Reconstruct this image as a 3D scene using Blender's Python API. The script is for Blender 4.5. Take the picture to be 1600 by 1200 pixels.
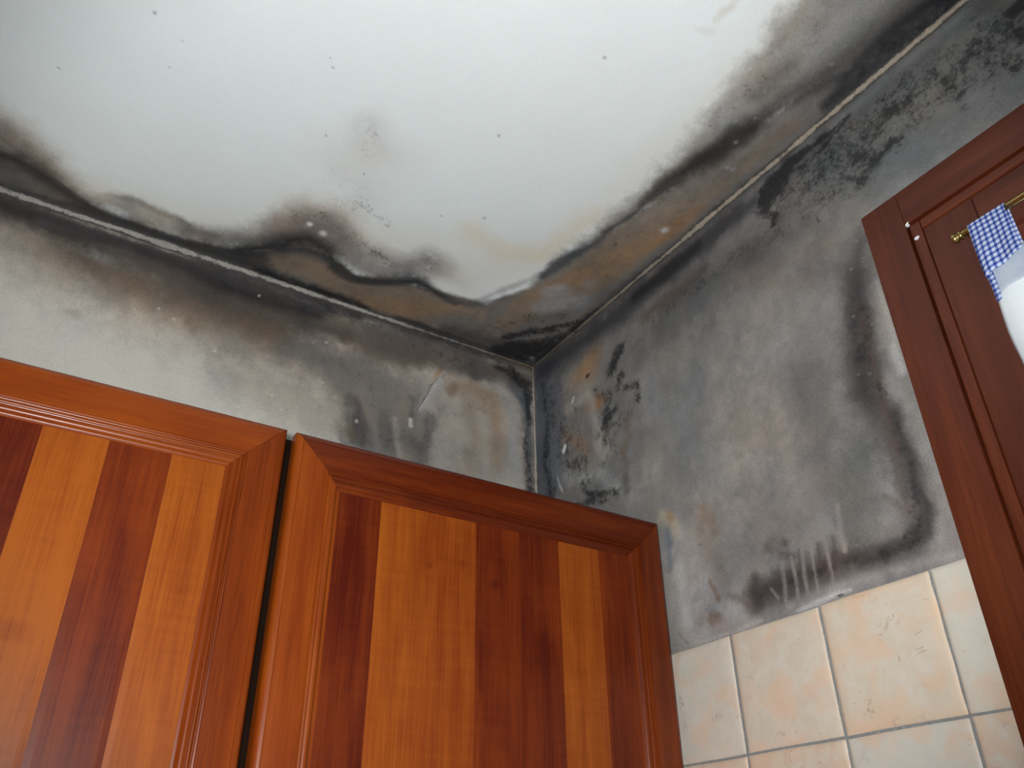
import bpy, bmesh, math, random
import numpy as np
from mathutils import Matrix, Vector

for o in list(bpy.data.objects):
    bpy.data.objects.remove(o, do_unlink=True)
sc = bpy.context.scene
COL = sc.collection
H = 2.70                      # ceiling height; the room corner is x=0, y=0
XL, YB = -2.60, -3.20         # far sides of the kitchen

# ------------------------------------------------------------------ camera
cd = bpy.data.cameras.new('camera')
cam = bpy.data.objects.new('camera', cd)
COL.objects.link(cam)
cd.sensor_width = 36.0
cd.lens = 36.0 * 1305.47 / 1600.0
cd.clip_start = 0.02
cam.matrix_world = Matrix(((0.84806789, -0.27113009, -0.45526841, -0.85061488),
                           (-0.52978468, -0.45078226, -0.71841739, -1.25658476),
                           (-0.01044235, 0.85046095, -0.52593453, H - 0.97959381),
                           (0, 0, 0, 1)))
sc.camera = cam

# ------------------------------------------------------------------ world, daylight, exposure
w = bpy.data.worlds.new('world')
sc.world = w
w.use_nodes = True
w.node_tree.nodes['Background'].inputs[0].default_value = (0.86, 0.93, 1.0, 1)
w.node_tree.nodes['Background'].inputs[1].default_value = 0.9

def area(name, loc, rot, sx, sy, power, color):
    l = bpy.data.lights.new(name, 'AREA')
    l.shape = 'RECTANGLE'; l.size = sx; l.size_y = sy; l.energy = power; l.color = color
    o = bpy.data.objects.new(name, l); COL.objects.link(o)
    o.location = loc; o.rotation_euler = rot
    return o
# daylight outside the window of the right wall, plus a fill light added at an unseen opening behind the camera
area('window_daylight', (0.30, -1.17, 1.75), (0, math.radians(90), 0), 1.5, 0.9, 8.0, (0.93, 0.97, 1.0))
area('rear_fill', (-1.35, YB - 0.15, 1.25), (math.radians(90), 0, 0), 1.5, 2.0, 1.0, (0.95, 0.98, 1.0))

sun = bpy.data.lights.new('sun', 'SUN'); sun.energy = 1.0; sun.angle = math.radians(1.5); sun.color = (0.97, 0.98, 1.0)
so = bpy.data.objects.new('sun', sun); COL.objects.link(so)
so.rotation_euler = Vector((0.45, 1.0, -0.95)).to_track_quat('-Z', 'Y').to_euler()   # falls through the added rear opening onto the floor

# the photographer's flash, fired from beside the lens: a small lamp with a soft-edged beam
fl = bpy.data.lights.new('flash', 'SPOT'); fl.energy = 41.0; fl.color = (0.975, 1.0, 1.0)
fl.spot_size = math.radians(90); fl.spot_blend = 0.65; fl.shadow_soft_size = 0.012
fo = bpy.data.objects.new('flash', fl); COL.objects.link(fo)
fo.location = (-0.8796, -1.2540, H - 0.9600)
fo.rotation_euler = Vector((0.4553, 0.7184, 0.5259)).to_track_quat('-Z', 'Y').to_euler()

vs = sc.view_settings
vs.view_transform = 'Standard'
vs.look = 'None'
vs.gamma = 1.0
vs.use_curve_mapping = False
vs.exposure = 0.45

# ------------------------------------------------------------------ helpers
def lin(c):
    c = np.asarray(c, float) / 255.0
    return np.where(c <= 0.04045, c / 12.92, ((c + 0.055) / 1.055) ** 2.4)

def mesh(name, verts, faces, mat=None, parent=None, smooth=None, uvs=None):
    me = bpy.data.meshes.new(name)
    me.from_pydata([tuple(v) for v in verts], [], faces)
    if uvs is not None:
        uvl = me.uv_layers.new(name='UVMap')
        for p in me.polygons:
            for li in p.loop_indices:
                uvl.data[li].uv = uvs[me.loops[li].vertex_index]
    bm = bmesh.new(); bm.from_mesh(me)
    bmesh.ops.recalc_face_normals(bm, faces=bm.faces)
    bm.to_mesh(me); bm.free()
    if smooth is not None:
        for p in me.polygons: p.use_smooth = True
        me.set_sharp_from_angle(angle=math.radians(smooth))
    o = bpy.data.objects.new(name, me)
    COL.objects.link(o)
    if mat: me.materials.append(mat)
    if parent: o.parent = parent
    return o

def boxgeo(x0, x1, y0, y1, z0, z1):
    v = [(x, y, z) for x in (x0, x1) for y in (y0, y1) for z in (z0, z1)]
    f = [(0, 1, 3, 2), (4, 6, 7, 5), (0, 4, 5, 1), (2, 3, 7, 6), (0, 2, 6, 4), (1, 5, 7, 3)]
    return v, f

def box(name, b, mat, parent=None, bevel=0.0, uvax=None, seg=2):
    """bevelled box; uvax = (axis along the grain, axis across) for the wood UVs"""
    v, f = boxgeo(*b)
    bm = bmesh.new()
    vs_ = [bm.verts.new(p) for p in v]
    for q in f: bm.faces.new([vs_[i] for i in q])
    bmesh.ops.recalc_face_normals(bm, faces=bm.faces)
    if bevel: bmesh.ops.bevel(bm, geom=list(bm.edges), offset=bevel, segments=seg, affect='EDGES', profile=0.6)
    me = bpy.data.meshes.new(name)
    if uvax:
        uv = bm.loops.layers.uv.new('UVMap'); off = random.random() * 7
        for fc in bm.faces:
            for lp in fc.loops:
                c = lp.vert.co; oth = 3 - uvax[0] - uvax[1]
                lp[uv].uv = (c[uvax[0]] + off, c[uvax[1]] + 0.7 * c[oth] + off * 0.37)
    bm.to_mesh(me); bm.free()
    for p in me.polygons: p.use_smooth = True
    me.set_sharp_from_angle(angle=math.radians(40))
    o = bpy.data.objects.new(name, me); COL.objects.link(o)
    me.materials.append(mat)
    if parent: o.parent = parent
    return o

def empty(name, loc):
    o = bpy.data.objects.new(name, None); COL.objects.link(o)
    o.location = loc; o.empty_display_size = 0.05
    bpy.context.view_layer.update()
    return o

def adopt(child, parent):
    child.parent = parent
    child.matrix_parent_inverse = Matrix.Translation(-parent.matrix_world.translation)

def structure(o, label=None, cat=None):
    o['kind'] = 'structure'
    if label: o['label'] = label
    if cat: o['category'] = cat
    return o

class N:
    """short-hand for building node trees"""
    def __init__(s, name):
        s.m = bpy.data.materials.new(name); s.m.use_nodes = True
        s.t = s.m.node_tree; s.b = s.t.nodes['Principled BSDF']
    def n(s, t, **kw):
        x = s.t.nodes.new(t)
        for k, v in kw.items():
            if k.startswith('i_'):
                x.inputs[k[2:].replace('_', ' ')].default_value = v
            else: setattr(x, k, v)
        return x
    def l(s, a, b): s.t.links.new(a, b)
    def math(s, op, a, b=None, c=None, clamp=False):
        x = s.t.nodes.new('ShaderNodeMath'); x.operation = op; x.use_clamp = clamp
        for i, q in enumerate((a, b, c)):
            if q is None: continue
            if isinstance(q, (int, float)): x.inputs[i].default_value = q
            else: s.l(q, x.inputs[i])
        return x.outputs[0]
    def mix(s, f, a, b, blend='MIX'):
        x = s.t.nodes.new('ShaderNodeMix'); x.data_type = 'RGBA'; x.blend_type = blend
        for sock, q in ((x.inputs[0], f), (x.inputs[6], a), (x.inputs[7], b)):
            if isinstance(q, (int, float)): sock.default_value = q
            elif isinstance(q, tuple): sock.default_value = q
            else: s.l(q, sock)
        return x.outputs[2]
    def noise(s, vec, scale, detail=4, rough=0.55, dist=0.0):
        x = s.n('ShaderNodeTexNoise'); x.inputs['Scale'].default_value = scale
        x.inputs['Detail'].default_value = detail; x.inputs['Roughness'].default_value = rough
        x.inputs['Distortion'].default_value = dist
        if vec is not None: s.l(vec, x.inputs['Vector'])
        return x.outputs['Fac']
    def smooth(s, v, a, b, c=0.0, d=1.0):
        x = s.n('ShaderNodeMapRange', interpolation_type='SMOOTHSTEP')
        s.l(v, x.inputs[0])
        for i, q in enumerate((a, b, c, d)): x.inputs[i + 1].default_value = q
        return x.outputs[0]
    def bump(s, h, strength, dist):
        x = s.n('ShaderNodeBump'); x.inputs['Strength'].default_value = strength
        x.inputs['Distance'].default_value = dist
        s.l(h, x.inputs['Height']); s.l(x.outputs[0], s.b.inputs['Normal'])

# ------------------------------------------------------------------ materials
def plain(name, rgb, rough=0.6, metal=0.0, nscale=0, namp=0.1, spec=0.4):
    k = N(name); k.b.inputs['Roughness'].default_value = rough; k.b.inputs['Metallic'].default_value = metal
    k.b.inputs['Specular IOR Level'].default_value = spec
    c = tuple(rgb) + (1,)
    if nscale:
        tc = k.n('ShaderNodeTexCoord')
        f = k.noise(tc.outputs['Object'], nscale)
        a = tuple(q * (1 - namp) for q in rgb) + (1,); b = tuple(min(1, q * (1 + namp)) for q in rgb) + (1,)
        k.l(k.mix(f, a, b), k.b.inputs['Base Color'])
    else: k.b.inputs['Base Color'].default_value = c
    return k.m

def plaster():
    """stained plaster: the stains' colour and the mould's density live on the wall; noise breaks the mould up"""
    k = N('mouldy_plaster')
    tc = k.n('ShaderNodeTexCoord').outputs['Object']
    ca = k.n('ShaderNodeAttribute', attribute_name='stain')
    ma = k.n('ShaderNodeAttribute', attribute_name='mould')
    fine = k.noise(tc, 420, 3, 0.7); mid = k.noise(tc, 150, 5, 0.68, 0.2); big = k.noise(tc, 38, 4, 0.6, 0.2)
    v = k.math('MULTIPLY_ADD', mid, 0.30, 0.85)
    v = k.math('MULTIPLY_ADD', k.math('SUBTRACT', fine, 0.5), 1.0, v)
    lum = k.n('ShaderNodeRGBToBW'); k.l(ca.outputs['Color'], lum.inputs[0])
    keep = k.smooth(lum.outputs[0], 0.28, 0.70, 1.0, 0.18)     # clean paint is even, dirty plaster grainy
    vv = k.math('MULTIPLY_ADD', k.math('SUBTRACT', v, 1.0), keep, 1.0)
    cc = k.n('ShaderNodeCombineColor')
    for i in range(3): k.l(vv, cc.inputs[i])
    base = k.mix(1.0, ca.outputs['Color'], cc.outputs[0], 'MULTIPLY')
    d = k.math('MULTIPLY_ADD', k.math('SUBTRACT', mid, 0.5), 0.95, ma.outputs['Fac'])
    d = k.math('MULTIPLY_ADD', k.math('SUBTRACT', big, 0.5), 0.75, d)
    d = k.math('MULTIPLY_ADD', k.math('SUBTRACT', fine, 0.5), 0.8, d)
    on = k.smooth(ma.outputs['Fac'], 0.02, 0.15)
    f = k.math('MULTIPLY', k.smooth(d, 0.26, 0.74, 0.0, 0.86), on)
    k.l(k.mix(f, base, (0.017, 0.0165, 0.0175, 1)), k.b.inputs['Base Color'])
    k.b.inputs['Roughness'].default_value = 0.93
    k.b.inputs['Specular IOR Level'].default_value = 0.15
    h = k.math('MULTIPLY_ADD', fine, 0.35, k.math('MULTIPLY', k.noise(tc, 60, 3), 0.8))
    k.bump(h, 0.30, 0.0016)
    return k.m

def wood(name, dark, mid, light, rough, tone_attr=False, figure=0.0, coat=0.3, spec=0.5, scale=1.0):
    """varnished wood: grain runs along U (metres)"""
    k = N(name)
    uv = k.n('ShaderNodeUVMap').outputs[0]
    mp = k.n('ShaderNodeMapping'); k.l(uv, mp.inputs[0]); mp.inputs['Scale'].default_value = (2.2 * scale, 42 * scale, 1)
    mp2 = k.n('ShaderNodeMapping'); k.l(uv, mp2.inputs[0]); mp2.inputs['Scale'].default_value = (12 * scale, 420 * scale, 1)
    mp3 = k.n('ShaderNodeMapping'); k.l(uv, mp3.inputs[0]); mp3.inputs['Scale'].default_value = (130, 12, 1)
    g1 = k.noise(mp.outputs[0], 1.0, 5, 0.6, 0.6)
    g2 = k.noise(mp2.outputs[0], 1.0, 3, 0.6)
    mp4 = k.n('ShaderNodeMapping'); k.l(uv, mp4.inputs[0]); mp4.inputs['Scale'].default_value = (5, 16, 1)
    g3 = k.noise(mp4.outputs[0], 1.0, 3, 0.5, 0.8)
    f = k.math('MULTIPLY_ADD', k.math('SUBTRACT', g1, 0.5), 1.1, 0.5)
    f = k.math('MULTIPLY_ADD', k.math('SUBTRACT', g2, 0.5), 0.85, f)
    f = k.math('MULTIPLY_ADD', k.math('SUBTRACT', g3, 0.5), 0.7, f)
    f = k.math('MULTIPLY_ADD', k.math('SUBTRACT', k.noise(uv, 2.6, 2, 0.5), 0.5), 0.9, f)
    if figure:
        f = k.math('MULTIPLY_ADD', k.math('SUBTRACT', k.noise(mp3.outputs[0], 1.0, 2, 0.5, 0.4), 0.5), figure, f)
    if tone_attr:
        ta = k.n('ShaderNodeAttribute', attribute_name='tone')
        f = k.math('ADD', k.math('MULTIPLY_ADD', k.math('SUBTRACT', f, 0.5), 0.66, 0.0), ta.outputs['Fac'])
        kn = k.n('ShaderNodeAttribute', attribute_name='knot')
        f = k.math('SUBTRACT', f, kn.outputs['Fac'])
    r = k.n('ShaderNodeValToRGB'); k.l(f, r.inputs[0])
    e = r.color_ramp.elements
    e[0].position = 0.08; e[0].color = tuple(dark) + (1,)
    e[1].position = 0.92; e[1].color = tuple(light) + (1,)
    q = e.new(0.5); q.color = tuple(mid) + (1,)
    k.l(r.outputs[0], k.b.inputs['Base Color'])
    k.b.inputs['Roughness'].default_value = rough
    k.b.inputs['Specular IOR Level'].default_value = spec
    k.b.inputs['Coat Weight'].default_value = coat
    k.b.inputs['Coat Roughness'].default_value = 0.22
    k.bump(g2, 0.06, 0.0006)
    return k.m

M = {}
M['plaster'] = plaster()
M['door'] = wood('cherry_frame', (0.072, 0.0085, 0.0010), (0.165, 0.0280, 0.0022), (0.255, 0.0560, 0.0042), 0.31, True, coat=0.0, spec=0.26)
M['panel'] = wood('cherry_planks', (0.060, 0.0050, 0.0008), (0.150, 0.0230, 0.0020), (0.262, 0.0640, 0.0050), 0.36, True, 0.24, 0.0, 0.22)
M['carcass'] = wood('dark_carcass', (0.004, 0.002, 0.001), (0.007, 0.003, 0.0015), (0.010, 0.004, 0.002), 0.85, coat=0.0, spec=0.05)
M['casing'] = wood('mahogany_casing', (0.046, 0.0085, 0.0034), (0.080, 0.0155, 0.0052), (0.128, 0.028, 0.0072), 0.38, coat=0.0, spec=0.3, scale=0.8)
M['sash'] = wood('mahogany_sash', (0.040, 0.0080, 0.0032), (0.068, 0.0135, 0.0050), (0.10, 0.023, 0.0075), 0.38, coat=0.0, spec=0.3, scale=0.8)
M['gap'] = plain('dark_joint', (0.010, 0.006, 0.004), 0.8)
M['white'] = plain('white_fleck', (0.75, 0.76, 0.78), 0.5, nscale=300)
M['brass'] = plain('aged_brass', (0.50, 0.36, 0.13), 0.26, 1.0, 120, 0.25)
M['grout'] = plain('grey_grout', (0.20, 0.20, 0.195), 0.95, 0, 260, 0.45)
M['floor'] = plain('pale_floor', (0.60, 0.595, 0.585), 0.5, 0, 5, 0.1)
M['paint'] = plain('white_paint', (0.66, 0.66, 0.66), 0.9, 0, 8, 0.03, 0.2)

def glass():
    k = N('window_glass')
    tr = k.n('ShaderNodeBsdfTransparent'); tr.inputs[0].default_value = (0.97, 0.985, 0.98, 1)
    gl = k.n('ShaderNodeBsdfGlossy'); gl.inputs['Roughness'].default_value = 0.03
    fr = k.n('ShaderNodeFresnel'); fr.inputs[0].default_value = 1.45
    mx = k.n('ShaderNodeMixShader')
    k.l(fr.outputs[0], mx.inputs[0]); k.l(tr.outputs[0], mx.inputs[1]); k.l(gl.outputs[0], mx.inputs[2])
    k.l(mx.outputs[0], k.t.nodes['Material Output'].inputs[0])
    return k.m
M['glass'] = glass()

def cloth(name, gingham, tint=(0.80, 0.83, 0.86, 1), tint2=(0.90, 0.92, 0.93, 1)):
    k = N(name)
    uv = k.n('ShaderNodeUVMap').outputs[0]
    if gingham:
        sep = k.n('ShaderNodeSeparateXYZ'); k.l(uv, sep.inputs[0])
        def band(s):
            q = k.math('FRACT', k.math('MULTIPLY', s, 1 / 0.0062))
            return k.math('MULTIPLY', k.smooth(q, 0.02, 0.12), k.smooth(q, 0.46, 0.56, 1, 0))
        a = band(sep.outputs[0]); b = band(sep.outputs[1])
        s = k.math('MULTIPLY', k.math('ADD', a, b), 0.5)
        r = k.n('ShaderNodeValToRGB'); k.l(s, r.inputs[0])
        e = r.color_ramp.elements
        e[0].position = 0.1; e[0].color = (0.66, 0.71, 0.84, 1)
        e[1].position = 1.0; e[1].color = (0.030, 0.055, 0.27, 1)
        q = e.new(0.5); q.color = (0.17, 0.24, 0.56, 1)
        col = r.outputs[0]
    else:
        f = k.noise(uv, 60, 3)
        col = k.mix(f, tint, tint2)
    di = k.n('ShaderNodeBsdfDiffuse'); tl = k.n('ShaderNodeBsdfTranslucent')
    k.l(col, di.inputs[0]); k.l(col, tl.inputs[0])
    mx = k.n('ShaderNodeMixShader'); mx.inputs[0].default_value = 0.30 if gingham else 0.42
    k.l(di.outputs[0], mx.inputs[1]); k.l(tl.outputs[0], mx.inputs[2])
    wv = k.noise(uv, 900, 1)
    bp = k.n('ShaderNodeBump'); bp.inputs['Strength'].default_value = 0.15; bp.inputs['Distance'].default_value = 0.0005
    k.l(wv, bp.inputs['Height']); k.l(bp.outputs[0], di.inputs['Normal'])
    k.l(mx.outputs[0], k.t.nodes['Material Output'].inputs[0])
    return k.m
M['gingham'] = cloth('gingham_cotton', True)
M['sheer'] = cloth('white_cotton', False)
M['hem'] = cloth('pale_blue_hem', False, (0.48, 0.57, 0.70, 1), (0.76, 0.79, 0.83, 1))

def tile_mat():
    k = N('marbled_tile')
    tc = k.n('ShaderNodeTexCoord').outputs['Object']
    ca = k.n('ShaderNodeAttribute', attribute_name='tint')
    cb = k.n('ShaderNodeAttribute', attribute_name='edge')
    cloud = k.noise(tc, 44, 5, 0.62, 0.5); cl2 = k.noise(tc, 22, 4, 0.55, 0.5)
    pale = k.mix(k.smooth(cloud, 0.34, 0.66, 0, 0.85), ca.outputs['Color'], (0.54, 0.50, 0.43, 1))
    warm = k.mix(k.smooth(cl2, 0.46, 0.68, 0, 0.62), pale, (0.58, 0.39, 0.275, 1))
    warm = k.mix(k.math('MULTIPLY', cb.outputs['Fac'], k.smooth(cloud, 0.3, 0.7, 0.1, 0.7)), warm, (0.62, 0.40, 0.245, 1))
    # thin brown veins and freckles
    vn = k.noise(tc, 20, 6, 0.62, 1.6)
    ridge = k.math('ABSOLUTE', k.math('SUBTRACT', vn, 0.5))
    gate = k.smooth(k.noise(tc, 30, 2, 0.5), 0.56, 0.70)
    vein = k.math('MULTIPLY', k.smooth(ridge, 0.0, 0.016, 0.55, 0.0), gate)
    spots = k.smooth(k.noise(tc, 120, 2, 0.5), 0.69, 0.80, 0, 0.5)
    c = k.mix(vein, warm, (0.24, 0.13, 0.07, 1))
    c = k.mix(spots, c, (0.33, 0.19, 0.11, 1))
    k.l(c, k.b.inputs['Base Color'])
    k.b.inputs['Roughness'].default_value = 0.38
    k.b.inputs['Specular IOR Level'].default_value = 0.4
    k.bump(cloud, 0.15, 0.001)
    return k.m
M['tile'] = tile_mat()

# ------------------------------------------------------------------ stains: fields painted in wall coordinates (metres)
def hash2(i, j, seed):
    n = (i * 374761393 + j * 668265263 + seed * 974634777) & 0xFFFFFFFF
    n = ((n ^ (n >> 13)) * 1274126177) & 0xFFFFFFFF
    n = n ^ (n >> 16)
    return (n & 0xFFFF) / 65535.0

def vnoise(u, v, seed):
    iu = np.floor(u).astype(np.int64); iv = np.floor(v).astype(np.int64)
    fu = u - iu; fv = v - iv
    fu = fu * fu * (3 - 2 * fu); fv = fv * fv * (3 - 2 * fv)
    iu = iu + 5000; iv = iv + 5000
    a = hash2(iu, iv, seed); b = hash2(iu + 1, iv, seed); c = hash2(iu, iv + 1, seed); d = hash2(iu + 1, iv + 1, seed)
    return (a * (1 - fu) + b * fu) * (1 - fv) + (c * (1 - fu) + d * fu) * fv

def fbm(u, v, seed, freq, octs=4, rough=0.55):
    s = 0; amp = 1.0; tot = 0
    for o in range(octs):
        s = s + amp * vnoise(u * freq + 17.3 * o, v * freq - 9.1 * o, seed + o); tot += amp
        amp *= rough; freq *= 2.03
    return s / tot - 0.5        # about -0.4 .. 0.4

def paint_field(U, V, base, ops, seed):
    """ops: (kind, colour, strength, soft_mm, warp_mm, texture, freq, [(u_mm, v_mm, r_mm), ...])"""
    C = np.empty(U.shape + (3,)); C[:] = lin(base)
    D = np.zeros(U.shape)
    w1 = fbm(U, V, seed, 28, 5, 0.62); w2 = fbm(U, V, seed + 50, 14, 5, 0.6); w3 = fbm(U, V, seed + 90, 75, 4, 0.65)
    s1 = fbm(U, V * 0.22, seed + 70, 60, 4, 0.6)
    grit = np.random.RandomState(seed).rand(*U.shape) - 0.5
    C *= (1 + 0.05 * w2)[..., None]
    for n, (kind, colr, st, soft, warp, tex, streak, pts) in enumerate(ops):
        P = np.array(pts, float) / 1000.0
        soft = max(soft, 0.5) / 1000.0; warp = warp / 1000.0
        rm = P[:, 2].max() + soft + warp
        lo = P[:, :2].min(0) - rm; hi = P[:, :2].max(0) + rm
        sel = (U > lo[0]) & (U < hi[0]) & (V > lo[1]) & (V < hi[1])
        if not sel.any(): continue
        u = U[sel]; v = V[sel]
        best = np.full(u.shape, 1e9)
        if len(P) == 1:
            best = np.hypot(u - P[0, 0], v - P[0, 1]) - P[0, 2]
        for a, b in zip(P[:-1], P[1:]):
            d = b[:2] - a[:2]; L2 = max(d @ d, 1e-12)
            t = np.clip(((u - a[0]) * d[0] + (v - a[1]) * d[1]) / L2, 0, 1)
            best = np.minimum(best, np.hypot(u - a[0] - t * d[0], v - a[1] - t * d[1]) - (a[2] + t * (b[2] - a[2])))
        best = best + warp * 2.2 * (w1[sel] * 0.7 + w3[sel] * 0.5)
        f = np.clip(1 - (best + soft * 0.5) / soft, 0, 1)
        f = f * f * (3 - 2 * f)
        tx = (s1[sel] if streak else w1[sel] * 0.5 + w3[sel] * 0.7)
        f = f * np.clip(1 + tex * 2.6 * tx, 0, 1.6) * st
        if kind == 'w':
            f = np.clip(f * (1 + 0.45 * grit[sel] * (1 - f)), 0, 1)
            tgt = lin(colr)
            C[sel] = C[sel] * (1 - f[:, None]) + tgt * f[:, None]
        elif kind == 'm':
            D[sel] = np.maximum(D[sel], f)
        elif kind == 'e':
            D[sel] *= 1 - np.clip(f, 0, 1)
    # dirty plaster is cloudy and slightly uneven in hue; clean paint stays even
    dirty = np.clip((0.50 - C.mean(-1)) / 0.25, 0, 1)
    C *= (1 + dirty * (0.42 * w2 + 0.34 * w1 + 0.30 * w3 + 0.22 * s1))[..., None]
    C[..., 0] *= 1 + 0.16 * dirty * w2
    C[..., 2] *= 1 - 0.16 * dirty * w2
    return np.clip(C, 0.004, 0.9), D

def stained_grid(name, u0, u1, v0, v1, step, to3d, base, ops, seed, coarse, hole=None):
    nu = int(round((u1 - u0) / step)); nv = int(round((v1 - v0) / step))
    us = np.linspace(u0, u1, nu + 1); vs_ = np.linspace(v0, v1, nv + 1)
    U, V = np.meshgrid(us, vs_, indexing='ij')
    C, D = paint_field(U, V, base, ops, seed)
    P = to3d(U.ravel(), V.ravel())
    idx = np.arange((nu + 1) * (nv + 1)).reshape(nu + 1, nv + 1)
    Q = np.stack([idx[:-1, :-1], idx[1:, :-1], idx[1:, 1:], idx[:-1, 1:]], -1)
    if hole:
        cu = (us[:-1] + us[1:]) / 2; cv = (vs_[:-1] + vs_[1:]) / 2
        inn = ((cu > hole[0]) & (cu < hole[1]))[:, None] & ((cv > hole[2]) & (cv < hole[3]))[None, :]
        Q = Q[~inn]
    Q = Q.reshape(-1, 4)
    verts = P; cols = C.reshape(-1, 3); dens = D.ravel()
    cv_, cf = [], []
    for q in coarse:                                  # plain remainder of the wall: quads in (u, v)
        n0 = len(verts) + len(cv_)
        cv_ += q; cf.append((n0, n0 + 1, n0 + 2, n0 + 3))
    if cv_:
        a = np.array(cv_, float)
        verts = np.vstack([verts, to3d(a[:, 0], a[:, 1])])
        bc = lin(base)
        cols = np.vstack([cols, np.tile(bc, (len(cv_), 1))]); dens = np.concatenate([dens, np.zeros(len(cv_))])
        Q = np.vstack([Q, np.array(cf)])
    me = bpy.data.meshes.new(name)
    me.vertices.add(len(verts)); me.vertices.foreach_set('co', verts.astype(np.float32).ravel())
    me.loops.add(len(Q) * 4); me.loops.foreach_set('vertex_index', Q.astype(np.int32).ravel())
    me.polygons.add(len(Q)); me.polygons.foreach_set('loop_start', np.arange(0, len(Q) * 4, 4, dtype=np.int32))
    me.update(calc_edges=True); me.validate()
    a = me.attributes.new('stain', 'FLOAT_COLOR', 'POINT')
    a.data.foreach_set('color', np.hstack([cols, np.ones((len(cols), 1))]).astype(np.float32).ravel())
    a = me.attributes.new('mould', 'FLOAT', 'POINT')
    a.data.foreach_set('value', dens.astype(np.float32))
    me.materials.append(M['plaster'])
    o = bpy.data.objects.new(name, me); COL.objects.link(o)
    return structure(o)

BASE = {'C': (227, 231, 231), 'L': (186, 181, 172), 'R': (123, 119, 116)}
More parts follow.
